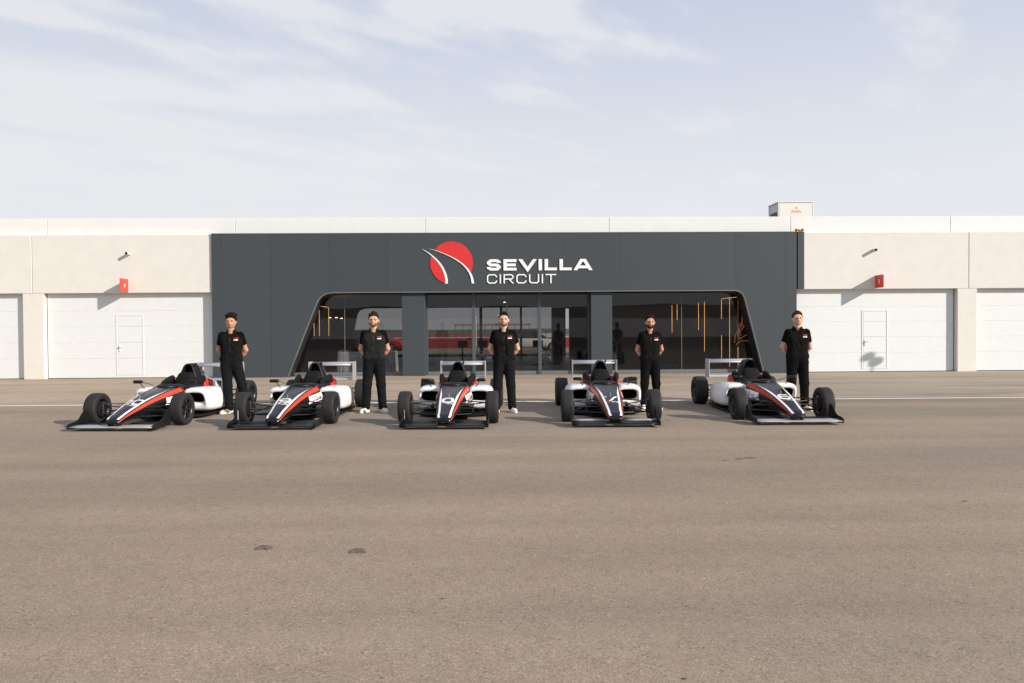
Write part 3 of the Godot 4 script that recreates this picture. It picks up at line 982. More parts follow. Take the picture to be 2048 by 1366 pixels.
	for i in 2:
		mb = MB.new()
		var f := Vector3(feet[i].x, 0, feet[i].y)
		var dir := Vector3(sin(feet[i].z), 0, cos(feet[i].z))
		var sole := [[f - dir * 0.055 + Vector3(0, 0.042, 0), f + dir * 0.13 + Vector3(0, 0.038, 0), 0.042, 0.040], [f + dir * 0.13 + Vector3(0, 0.038, 0), f + dir * 0.175 + Vector3(0, 0.032, 0), 0.040, 0.030], [f + Vector3(0, 0.06, 0) - dir * 0.03, f + Vector3(0, 0.085, 0) + dir * 0.02, 0.042, 0.036]]
		nets(sole, 0.008, 0.02, mb, [[Vector3(0, 0.001, 0), Vector3.DOWN]])
		var shoe := part("shoe", mb, o.shoe, p)
		mb = MB.new()
		nets([[f - dir * 0.055 + Vector3(0, 0.012, 0), f + dir * 0.17 + Vector3(0, 0.012, 0), 0.046, 0.036]], 0.008, 0.01, mb, [[Vector3(0, 0.0005, 0), Vector3.DOWN], [Vector3(0, 0.022, 0), Vector3.UP]])
		part("sole", mb, M.sole, shoe)
	# ---- shirt with short sleeves
	mb = MB.new()
	var g := 0.010
	var tz := 1.18
	var tor := [
		[Vector3(-0.092, 1.335, -0.005), Vector3(0.092, 1.335, -0.005), 0.108 + g, 0.108 + g, tz], [Vector3(-0.118, 1.425, -0.015), Vector3(0.118, 1.425, -0.015), 0.076 + g, 0.076 + g, 1.1],
		[Vector3(-0.068, 1.14, -0.005), Vector3(0.068, 1.14, -0.005), 0.108 + g, 0.108 + g, tz], [Vector3(-0.080, 1.00, -0.005), Vector3(0.080, 1.00, -0.005), 0.117 + g, 0.117 + g, tz],
		[Vector3(-0.078, 1.25, -0.005), Vector3(0.078, 1.25, -0.005), 0.106 + g, 0.106 + g, tz], [Vector3(-0.02, 1.49, -0.02), Vector3(0.02, 1.49, -0.02), 0.072, 0.072]]
	var slv := []
	for s in [-1.0, 1.0]:
		var sh := Vector3(s * 0.160, 1.445, -0.015)
		var el := Vector3(s * (0.236 + o.get("elbow", 0.0)), 1.165, -0.085)
		slv.append([sh, sh.lerp(el, 0.66), 0.068, 0.060])
	var wr := []
	for i in 12:
		var x := rng.randf_range(-0.14, 0.14)
		var y := rng.randf_range(1.0, 1.36)
		var a := Vector3(x, y, 0.0)
		var b := Vector3(x + rng.randf_range(-0.05, 0.05), y - rng.randf_range(0.04, 0.10), 0.0)
		var z := 0.16
		while z > 0.02 and sd(tor, Vector3(a.x, a.y, z), 0.04) > 0.0: z -= 0.004
		a.z = z - 0.007
		z = 0.16
		while z > 0.02 and sd(tor, Vector3(b.x, b.y, z), 0.04) > 0.0: z -= 0.004
		b.z = z - 0.007
		wr.append([a, b, 0.011, 0.008])
	var hem: float = o.get("hem", 0.93)
	nets(slv + [[Vector3(-0.125, 1.43, -0.015), Vector3(0.125, 1.43, -0.015), 0.070, 0.070]], 0.012, 0.03, mb, [[Vector3(-0.215, 1.265, -0.06), Vector3(-0.28, -0.92, -0.22).normalized()], [Vector3(0.215, 1.265, -0.06), Vector3(0.28, -0.92, -0.22).normalized()]])
	part("shirt_sleeves", mb, M.shirt, p)
	mb = MB.new()
	if o.vest:
		nets(tor + wr, 0.012, 0.04, mb, [[Vector3(0, hem, 0), Vector3.DOWN], [Vector3(0, 1.495, 0.0), Vector3(0, 0.86, 0.51).normalized()]])
		var vest := part("vest", mb, o.top, p)
		mb = MB.new()                                     # stand-up collar
		var rg := []
		for i in 25:
			var a := lerpf(0.75, TAU - 0.75, i / 24.0)
			var y := 1.490 + 0.040 * (0.5 - 0.5 * cos(a))
			var d := Vector3(sin(a), 0, cos(a))
			var c := Vector3(0, 0, -0.012)
			rg.append([c + d * 0.082 + Vector3(0, y - 0.04, 0), c + d * 0.080 + Vector3(0, y + 0.045, 0), c + d * 0.071 + Vector3(0, y + 0.045, 0), c + d * 0.068 + Vector3(0, y - 0.04, 0)])
		mb.smooth(true); mb.loft(rg, true)
		part("collar", mb, o.top, vest)
		mb = MB.new()                                     # zip down the front
		var pts := []
		for y in steps(hem + 0.02, 1.40, 18):
			var z := 0.2
			while z > 0.0 and sd(tor, Vector3(0, y, z), 0.04) > 0.0: z -= 0.002
			pts.append(Vector3(0, y, z))
		mb.tube(pts, 0.006, 6)
		part("zip", mb, M.zip, vest)
	else:
		nets(tor + wr, 0.012, 0.035, mb, [[Vector3(0, hem, 0), Vector3.DOWN], [Vector3(0, 1.505, 0.0), Vector3(0, 0.9, 0.43).normalized()]])
		var polo := part("polo_shirt", mb, o.top, p)
		mb = MB.new()
		var rg := []
		for i in 25:
			var a := lerpf(0.45, TAU - 0.45, i / 24.0)
			var d := Vector3(sin(a), 0, cos(a))
			var y := 1.50 + 0.03 * (0.5 - 0.5 * cos(a))
			var c := Vector3(0, 0, -0.012)
			rg.append([c + d * 0.108 + Vector3(0, y - 0.025, 0), c + d * 0.082 + Vector3(0, y + 0.035, 0), c + d * 0.072 + Vector3(0, y + 0.035, 0), c + d * 0.075 + Vector3(0, y - 0.02, 0)])
		mb.smooth(true); mb.loft(rg, true)
		part("collar", mb, o.top, polo)
	# ---- badge: red letters over a white word, on the left breast
	for half in 2:
		mb = MB.new()
		var put := func(u: float, v: float, dep: float) -> Vector3:
			var z := 0.2
			while z > 0.0 and sd(tor, Vector3(u, v, z), 0.04) > 0.0: z -= 0.003
			return Vector3(u, v, z + 0.012 + dep)
		if half == 0:
			write_text(mb, "YOU", Vector2(0.068, 1.372), Vector2(0.022, 0.030), 0.26, 0.005, put)
			part("badge_letters", mb, M.letter_red, p)
		else:
			var rows := []
			for y in [1.348, 1.357, 1.366]:
				var r := []
				for x in steps(0.068, 0.142, 4): r.append(put.call(x, y, 0.0))
				rows.append(r)
			mb.sheet(rows)
			part("badge_word", mb, M.badge_white, p)
	return p

# ---------------------------------------------------------------- the pit building
const GY := 0.12            # the yard rises to this height at the wall
const WZ := -23.6           # face of the concrete beam
const OPEN := [[-6.47, 0.0], [-6.0, 1.22], [-5.56, 2.30], [-5.49, 2.44], [-5.38, 2.56], [-5.22, 2.65], [-5.03, 2.68], [7.76, 2.68], [7.92, 2.655], [8.05, 2.57], [8.13, 2.42], [8.18, 2.22], [8.46, 1.12], [8.745, 0.0]]

func open_poly(grow := 0.0) -> PackedVector2Array:
	var p := PackedVector2Array()
	for q in OPEN: p.append(Vector2(q[0] + (-grow if q[0] < 1.0 else grow) * (1.0 if q[1] < 2.5 else 0.6), (q[1] + (grow if q[1] > 2.4 else 0.0)) if q[1] > 0.0 else -0.2))
	return p

func rect(x0: float, y0: float, x1: float, y1: float) -> PackedVector2Array:
	return PackedVector2Array([Vector2(x0, y0), Vector2(x1, y0), Vector2(x1, y1), Vector2(x0, y1)])

func slab(called: String, x0: float, y0: float, z0: float, x1: float, y1: float, z1: float, m: Material, parent: Node, bev := 0.0) -> MeshInstance3D:
	var b := MB.new()
	if bev > 0.0: b.cbox(Vector3(x0 + x1, y0 + y1, z0 + z1) / 2.0, Vector3(x1 - x0, y1 - y0, z1 - z0), bev)
	else: b.box(Vector3(x0, y0, z0), Vector3(x1, y1, z1))
	return part(called, b, m, parent)

func building():
	var h := thing("pit_building", "long white garage building with dark glazed showroom front in the middle", "building", Vector3(0, GY, WZ))
	# concrete beam panels with open joints
	for q in [[-21.0, -14.392], [-14.38, -8.76], [9.80, 15.455], [15.468, 22.0]]:
		var b := MB.new()
		b.cbox(Vector3((q[0] + q[1]) / 2.0, 3.605, -0.1), Vector3(q[1] - q[0], 1.83, 0.2), 0.012)
		part("beam_panel", b, M.concrete, h)
	slab("beam_core", -21.0, 2.75, -0.42, 22.0, 4.5, -0.202, M.grey_dark, h)
	var px := [-21.0, -19.98, -14.03, -8.14, -2.1, 3.8, 9.715, 14.99, 20.9, 22.0]
	for i in px.size() - 1:
		slab("parapet_panel", px[i] + 0.005, 4.40, -0.36, px[i + 1] - 0.005, 5.065, -0.22, M.parapet, h, 0.008)
	slab("roof", -21.0, 4.3, -17.8, 22.0, 4.45, -0.42, M.grey_dark, h)
	# pillars between the garages
	for x in [-14.37, 15.415]:
		var b := MB.new()
		b.cbox(Vector3(x, 1.34, -0.15), Vector3(0.645, 2.70, 0.29), 0.012)
		part("pillar", b, M.pillar_stained if x < 0 else M.concrete, h)
	for x in [-20.33, 21.37]: slab("pillar", x - 0.32, -0.02, -0.29, x + 0.32, 2.69, -0.005, M.concrete, h)
	# garage doors: sections with grooves between, wicket door with its frame, handle, guide rails
	for q in [[-20.0, -14.70, 0], [-14.03, -8.70, 1], [9.70, 15.07, 2], [15.745, 21.04, 0]]:
		var d := node("garage_door", h)
		var ys := [0.02, 0.633, 1.14, 1.645, 2.138, 2.72]
		for i in 5:
			slab("door_section", q[0], ys[i] + 0.0008, -0.235, q[1], ys[i + 1] - 0.0008, -0.18, M.door, d, 0.002)
		slab("backing", q[0], 0.0, -0.30, q[1], 2.74, -0.238, M.door, d)
		slab("bottom_seal", q[0], -0.01, -0.225, q[1], 0.02, -0.185, M.black, d)
		slab("guide_rail", q[1], 0.0, -0.21, q[1] + 0.024, 2.70, -0.178, M.black, d)
		slab("guide_rail", q[0] - 0.022, 0.0, -0.21, q[0], 2.70, -0.178, M.black, d)
		if q[2] > 0:
			var w0: float = -11.87 if q[2] == 1 else 12.06
			var w1 := w0 + 0.80
			slab("frame_member", w0 - 0.035, 0.10, -0.18, w0 + 0.012, 2.02, -0.168, M.door, d, 0.005)
			slab("frame_member", w1 - 0.012, 0.10, -0.18, w1 + 0.035, 2.02, -0.168, M.door, d, 0.005)
			slab("frame_member", w0 + 0.013, 1.975, -0.18, w1 - 0.013, 2.02, -0.169, M.door, d, 0.005)
			slab("frame_member", w0 + 0.013, 0.10, -0.18, w1 - 0.013, 0.145, -0.169, M.door, d, 0.005)
			for i in 5:
				var y0: float = maxf(ys[i] + 0.005, 0.16)
				var y1: float = minf(ys[i + 1] - 0.005, 1.962)
				if y1 > y0: slab("wicket_panel", w0 + 0.024, y0, -0.18, w1 - 0.024, y1, -0.174, M.door, d, 0.004)
			var b := MB.new()
			var hx := w0 + 0.075
			b.cbox(Vector3(hx, 0.95, -0.160), Vector3(0.045, 0.19, 0.012), 0.004)
			b.tube([Vector3(hx, 0.99, -0.16), Vector3(hx, 0.99, -0.115), Vector3(hx + 0.11, 0.985, -0.11)], 0.011, 8)
			part("handle", b, M.ac, d)
	# dark cladding: vertical panels cut round the opening
	var xs := [-8.80, -8.47, -6.965, -5.12, -3.27, -1.42, 0.43, 2.28, 4.13, 5.98, 7.83, 9.42, 9.80]
	for i in xs.size() - 1:
		var seam := 0.003 if i in [1, 2, 10] else 0.0012
		for p in Geometry2D.clip_polygons(rect(xs[i] + seam, 0.0, xs[i + 1] - seam, 4.525), open_poly()):
			var b := MB.new()
			b.prism(p, 0.0, 0.055 + (0.002 if i % 3 == 1 else 0.0))
			part("cladding_panel", b, [M.clad, M.clad_b, M.clad, M.clad_c][i % 4], h)
	slab("cladding_panel", 9.845, 2.70, 0.0, 10.045, 4.525, 0.052, M.clad, h)
	slab("cladding_joint", 9.803, 2.70, 0.0, 9.842, 4.52, 0.02, M.black, h)
	slab("cladding_cap", -8.815, 4.527, -0.02, 10.05, 4.545, 0.066, M.clad_trim, h)
	var bk := MB.new()
	for p in Geometry2D.clip_polygons(rect(-8.78, 0.0, 9.78, 4.50), open_poly(0.02)):
		bk.prism(p, -0.60, -0.003)
	part("front_wall", bk, M.reveal, h)
	# trim and reveal along the edge of the opening
	var op := open_poly()
	var tr := MB.new()
	var rv := MB.new()
	for i in op.size() - 1:
		var a := op[i]; var b := op[i + 1]
		a.y = maxf(a.y, 0.0); b.y = maxf(b.y, 0.0)
		var n0 := (op[i + 1] - op[i - 1] if i > 0 else b - a).normalized()
		var n1 := (op[i + 2] - op[i] if i < op.size() - 2 else b - a).normalized()
		var ia := a + Vector2(n0.y, -n0.x) * 0.028
		var ib := b + Vector2(n1.y, -n1.x) * 0.028
		var z := 0.068
		tr.quad(Vector3(a.x, a.y, z), Vector3(ia.x, ia.y, z), Vector3(ib.x, ib.y, z), Vector3(b.x, b.y, z))
		tr.quad(Vector3(ia.x, ia.y, z), Vector3(ia.x, ia.y, -0.05), Vector3(ib.x, ib.y, -0.05), Vector3(ib.x, ib.y, z))
		tr.quad(Vector3(b.x, b.y, z), Vector3(b.x, b.y, 0.04), Vector3(a.x, a.y, 0.04), Vector3(a.x, a.y, z))
		rv.quad(Vector3(ia.x, ia.y, -0.05), Vector3(ia.x, ia.y, -0.60), Vector3(ib.x, ib.y, -0.60), Vector3(ib.x, ib.y, -0.05))
	part("opening_trim", tr, M.clad_trim, h)
	part("opening_reveal", rv, M.reveal, h)
	# columns in the opening
	for q in [[-2.86, -2.13], [3.18, 3.86]]:
		slab("column", q[0], 0.0, -0.62, q[1], 2.652, -0.06, M.clad, h, 0.006)
	# glazing
	var gz := -0.53
	var inner := open_poly(-0.028)
	var cells := [[-6.6, -4.77, 0], [-4.765, -2.865, 0], [3.865, 6.22, 0], [6.225, 8.8, 0], [-2.08, -0.60, 1], [-0.53, 0.46, 1], [0.53, 1.50, 1], [1.61, 3.13, 1]]
	for q in cells:
		for p in Geometry2D.intersect_polygons(rect(q[0], 0.11, q[1], 2.66), inner):
			var b := MB.new()
			b.face(p, gz - (0.05 if q[2] else 0.0))
			part("glass_pane", b, M.glass, h)
	for q in [[-6.4, -2.865], [3.865, 8.7]]: slab("sill", q[0], 0.0, gz - 0.03, q[1], 0.115, gz + 0.05, M.clad_trim, h, 0.004)
	slab("sill", -2.13, 0.0, gz - 0.09, 3.18, 0.108, gz + 0.02, M.clad_trim, h, 0.004)
	for x in [-4.7675, 6.2225]: slab("glazing_joint", x - 0.006, 0.11, gz - 0.012, x + 0.006, 2.655, gz + 0.006, M.seal, h)
	for q in [[-2.13, -2.08, 0.04], [-0.645, -0.535, 0.07], [0.46, 0.53, 0.03], [1.50, 1.61, 0.07], [3.13, 3.18, 0.04]]:
		slab("door_frame", q[0], 0.0, gz - 0.10, q[1], 2.66, gz + q[2], M.frame, h, 0.006)
	slab("door_frame", -2.08, 2.60, gz - 0.10, 3.13, 2.66, gz + 0.02, M.black, h)
	slab("pull_handle", -0.52, 0.9, gz + 0.0, -0.50, 1.9, gz + 0.03, M.metal, h)
	# room behind the glass
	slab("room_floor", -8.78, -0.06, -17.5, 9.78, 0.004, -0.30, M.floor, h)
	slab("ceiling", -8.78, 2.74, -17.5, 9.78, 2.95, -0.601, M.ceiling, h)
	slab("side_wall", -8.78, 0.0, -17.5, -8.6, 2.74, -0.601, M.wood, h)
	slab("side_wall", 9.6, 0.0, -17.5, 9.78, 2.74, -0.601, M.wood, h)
	slab("garage_rear_wall", -21.0, 0.0, -17.8, -8.8, 4.3, -17.6, M.concrete, h)
	slab("garage_rear_wall", 9.8, 0.0, -17.8, 22.0, 4.3, -17.6, M.concrete, h)
	slab("end_wall", -21.2, 0.0, -17.8, -21.0, 4.4, -0.3, M.concrete, h)
	slab("end_wall", 22.0, 0.0, -17.8, 22.2, 4.4, -0.3, M.concrete, h)
	var rear := PackedVector2Array([Vector2(-7.98, -0.2), Vector2(-7.45, 2.40), Vector2(-7.32, 2.58), Vector2(-7.1, 2.67), Vector2(-6.9, 2.69), Vector2(3.33, 2.69), Vector2(3.33, -0.2)])
	var rw := MB.new()
	for p in Geometry2D.clip_polygons(rect(-8.78, 0.0, 4.10, 4.3), rear): rw.prism(p, -17.8, -17.5)
	rw.box(Vector3(4.31, 0.0, -17.8), Vector3(9.78, 4.3, -17.5)); rw.box(Vector3(4.10, 2.62, -17.8), Vector3(4.31, 4.3, -17.5))
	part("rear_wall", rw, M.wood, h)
	var rg := MB.new()
	rg.face(PackedVector2Array([Vector2(-7.94, 0.0), Vector2(-7.45, 2.40), Vector2(-7.32, 2.58), Vector2(-7.1, 2.67), Vector2(-6.9, 2.68), Vector2(3.32, 2.68), Vector2(3.32, 0.0)]), -17.65)
	part("rear_glazing", rg, M.glass, h)
	for q in [[-0.69, -0.53], [0.45, 0.59], [1.56, 1.68]]: slab("rear_mullion", q[0], 0.0, -17.62, q[1], 2.69, -17.52, M.black, h)
	slab("rear_mullion", -7.95, 0.0, -17.62, 3.33, 0.09, -17.53, M.black, h)
	# vertical slats on the room's walls
	for i in 34:
		var z := -2.2 - i * 0.45
		if i < 20: slab("wall_slat", 9.56, 0.02, z - 0.1, 9.598, 2.72, z, M.slat, h)
	for i in 14: slab("wall_slat", 4.5 + i * 0.36, 0.02, -17.498, 4.62 + i * 0.36, 2.72, -17.46, M.slat, h)
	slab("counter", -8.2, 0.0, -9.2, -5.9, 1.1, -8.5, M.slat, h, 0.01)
	slab("partition", 4.6, 0.0, -6.2, 9.58, 2.735, -6.0, M.wood, h)
	for i in 13: slab("wall_slat", 4.7 + i * 0.37, 0.02, -5.998, 4.86 + i * 0.37, 2.72, -5.96, M.slat, h)

func facade_sign():
	var s := thing("facade_sign", "red sun emblem with two white curved lines beside large white lettering on dark facade", "sign", Vector3(0, GY, WZ + 0.058))
	# disc cut by the road between the two white lines
	var c := Vector2(-1.262, 3.585)
	var r := 0.675
	var circle := PackedVector2Array()
	for i in 72: circle.append(c + Vector2(cos(TAU * i / 72.0), sin(TAU * i / 72.0)) * r)
	var la := [Vector2(-2.20, 4.030), Vector2(-2.02, 3.925), Vector2(-1.85, 3.79), Vector2(-1.69, 3.635), Vector2(-1.56, 3.45), Vector2(-1.47, 3.25), Vector2(-1.425, 3.05), Vector2(-1.432, 2.930)]
	var wa := [0.004, 0.020, 0.034, 0.046, 0.056, 0.066, 0.074, 0.078]
	var lb := [Vector2(-1.985, 4.035), Vector2(-1.70, 3.955), Vector2(-1.40, 3.835), Vector2(-1.13, 3.695), Vector2(-0.90, 3.53), Vector2(-0.74, 3.35), Vector2(-0.635, 3.15), Vector2(-0.592, 2.930)]
	var wb := [0.003, 0.012, 0.018, 0.026, 0.038, 0.052, 0.066, 0.078]
	var ribbon := func(l: Array, w: Array) -> Array:
		var a := PackedVector2Array()
		var b := PackedVector2Array()
		for i in 29:
			var t := i / 28.0 * (l.size() - 1)
			var k := mini(int(t), l.size() - 2)
			var f := t - k
			var p0: Vector2 = l[maxi(k - 1, 0)]
			var p3: Vector2 = l[mini(k + 2, l.size() - 1)]
			var p: Vector2 = l[k].cubic_interpolate(l[k + 1], p0, p3, f)
			var d: Vector2 = (l[k].cubic_interpolate(l[k + 1], p0, p3, minf(f + 0.05, 1.0)) - l[k].cubic_interpolate(l[k + 1], p0, p3, maxf(f - 0.05, 0.0))).normalized()
			var nn := Vector2(-d.y, d.x)
			if i == 28: nn = Vector2(1, 0.0)
			var hw := lerpf(w[k], w[k + 1], f) / 2.0
			a.append(p + nn * hw); b.append(p - nn * hw)
		return [a, b]
	var ra: Array = ribbon.call(la, wa)
	var rb: Array = ribbon.call(lb, wb)
	var road := PackedVector2Array()                     # everything between line a's left edge and line b's upper edge
	for i in 29: road.append(ra[1][i])
	road.append(Vector2(-1.43, 2.6)); road.append(Vector2(-0.5, 2.6))
	for i in range(28, -1, -1): road.append(rb[0][i])
	for p in Geometry2D.clip_polygons(circle, road):
		var b := MB.new()
		b.prism(p, 0.0, 0.018)
		part("sun_disc", b, M.sign_red, s)
	for q in [ra, rb]:
		var b := MB.new()
		for i in 28:
			var z := 0.022
			b.quad(Vector3(q[1][i].x, q[1][i].y, z), Vector3(q[1][i + 1].x, q[1][i + 1].y, z), Vector3(q[0][i + 1].x, q[0][i + 1].y, z), Vector3(q[0][i].x, q[0][i].y, z))
			for e in [0, 1]:
				b.quad(Vector3(q[e][i].x, q[e][i].y, z), Vector3(q[e][i].x, q[e][i].y, 0), Vector3(q[e][i + 1].x, q[e][i + 1].y, 0), Vector3(q[e][i + 1].x, q[e][i + 1].y, z))
		part("curved_line", b, M.sign_white, s)
	var put := func(u: float, v: float, dep: float) -> Vector3: return Vector3(u, v, dep)
	for q in [["SEVILLA", -0.145, 3.335, 0.355, 0.24, 3.335, 0.44], ["CIRCUIT", -0.145, 2.922, 0.295, 0.12, 2.20, 0.32]]:
		var size := Vector2(q[6], q[3])
		var word: String = q[0]
		var total := text_width(word, size, q[4], 0.0)
		var gap: float = (q[5] - total) / (word.length() - 1)
		var x: float = q[1]
		for ch in word:
			var b := MB.new()
			write_glyph(b, ch, Vector2(x, q[2]), size, q[4], put, 0.025)
			part("letter", b, M.sign_white, s)
			x += glyph(ch, q[4])[0] * size.x + gap

func bay_sign(x: float, digit: String, label: String):
	var s := thing("bay_sign", label, "sign", Vector3(x, 2.83, WZ + 0.004), "red number plates above the garage doors")
	var b := MB.new()
	b.cbox(Vector3(0, 0.21, 0.235), Vector3(0.035, 0.41, 0.47), 0.004)
	part("plate", b, M.plate_red, s)
	for side in [1, -1]:
		b = MB.new()
		var put := func(u: float, v: float, dep: float) -> Vector3: return Vector3(side * (0.0195 + dep), v, 0.235 - side * u)
		write_text(b, digit, Vector2(-0.045, 0.145), Vector2(0.09, 0.125), 0.22, 0.0, put)
		part("digit", b, M.sign_white, s)

func wall_pipe(x: float, y: float, label: String):
	var s := thing("wall_pipe", label, "pipe", Vector3(x, y, WZ), "overflow pipes in the concrete beam")
	var b := MB.new()
	b.xf = Transform3D(Basis(Vector3(0, 0, 1), Vector3(0, 1, 0), Vector3(-1, 0, 0)), Vector3.ZERO)
	b.smooth(true)
	b.lathe_x([Vector2(-0.02, 0.05), Vector2(0.20, 0.05), Vector2(0.203, 0.046), Vector2(0.20, 0.042), Vector2(-0.02, 0.042)], 20)
	part("tube", b, M.pipe, s)
	b = MB.new()
	b.xf = Transform3D(Basis(Vector3(0, 0, 1), Vector3(0, 1, 0), Vector3(-1, 0, 0)), Vector3.ZERO)
	b.lathe_x([Vector2(0.01, 0.001), Vector2(0.01, 0.042)], 20)
	b.smooth(true)
	b.lathe_x([Vector2(0.01, 0.0415), Vector2(0.195, 0.0415)], 20)
	part("bore", b, M.black, s)

func ac_unit():
	var s := thing("air_conditioner", "pale grey air conditioner unit standing on the roof behind the parapet", "air conditioner", Vector3(10.62, GY + 4.45, -26.1))
	var x0 := -0.60; var x1 := 0.66; var y1 := 1.40; var z0 := -0.45; var z1 := 0.45
	slab("casing", x0 + 0.02, 0.1, z0 + 0.02, x1 - 0.02, y1 - 0.02, z1 - 0.02, M.ac_side, s)
	slab("front_panel", x0 + 0.05, 0.12, z1 - 0.02, x1 - 0.05, y1 - 0.035, z1 - 0.004, M.ac, s, 0.006)
	for x in [x0, x1 - 0.045]:
		for z in [z0, z1 - 0.045]: slab("corner_post", x, 0.0, z, x + 0.045, y1 - 0.01, z + 0.045, M.ac, s, 0.008)
	slab("top_panel", x0 - 0.01, y1 - 0.02, z0 - 0.01, x1 + 0.01, y1 + 0.012, z1 + 0.01, M.ac, s, 0.006)
	for i in 4: slab("louvre", x0 + 0.006, 0.80, z0 + 0.16 + i * 0.16, x0 + 0.019, 1.08, z0 + 0.26 + i * 0.16, M.black, s)
	var b := MB.new()
	var put := func(u: float, v: float, dep: float) -> Vector3: return Vector3(u, v, z1 - 0.0025 + dep)
	write_text(b, "johnson", Vector2(-0.14, 1.03), Vector2(0.055, 0.085), 0.22, 0.008, put)
	part("lettering", b, M.orange_print, s)
	b = MB.new()
	var fl := PackedVector2Array()
	for i in 40: fl.append(Vector2(0.045, 1.19) + Vector2(cos(TAU * i / 40.0), sin(TAU * i / 40.0)) * (0.036 + 0.014 * cos(TAU * i / 8.0)))
	b.face(fl, z1 - 0.0025)
	part("emblem", b, M.orange_print, s)
	slab("base_rail", x0, -0.02, z0 + 0.1, x1, 0.1, z0 + 0.2, M.grey_dark, s)
	slab("base_rail", x0, -0.02, z1 - 0.2, x1, 0.1, z1 - 0.1, M.grey_dark, s)

# ---------------------------------------------------------------- room and yard behind the glass
func led_bar(x: float, y0: float, y1: float, z: float, label: String, x2 := 999.0, y2 := 0.0):
	var s := thing("light_bar", label, "light", Vector3(x, y0, z), "thin golden light bars in the showroom")
	var b := MB.new()
	if x2 < 900.0: b.tube([Vector3.ZERO, Vector3(x2 - x, y2 - y0, 0)], 0.007, 6)
	else: b.tube([Vector3.ZERO, Vector3(0, y1 - y0, 0)], 0.007, 6)
	part("glowing_tube", b, M.led, s)
	b = MB.new()
	if x2 < 900.0: b.tube([Vector3(0, 0, -0.03), Vector3(x2 - x, y2 - y0, -0.03)], 0.012, 6)
	else: b.tube([Vector3(0, 0, -0.03), Vector3(0, y1 - y0, -0.03)], 0.012, 6)
	part("channel", b, M.black, s)
	var l := OmniLight3D.new()
	l.light_color = Color(1.0, 0.62, 0.2)
	l.light_energy = 0.03
	l.light_size = 0.05
	l.shadow_enabled = true
	l.omni_range = 12.0
	l.omni_attenuation = 2.0
	s.add_child(l)
	l.position = Vector3(0, (y1 - y0) * 0.5, 0.08) if x2 > 900.0 else Vector3((x2 - x) * 0.5, (y2 - y0) * 0.5, 0.08)

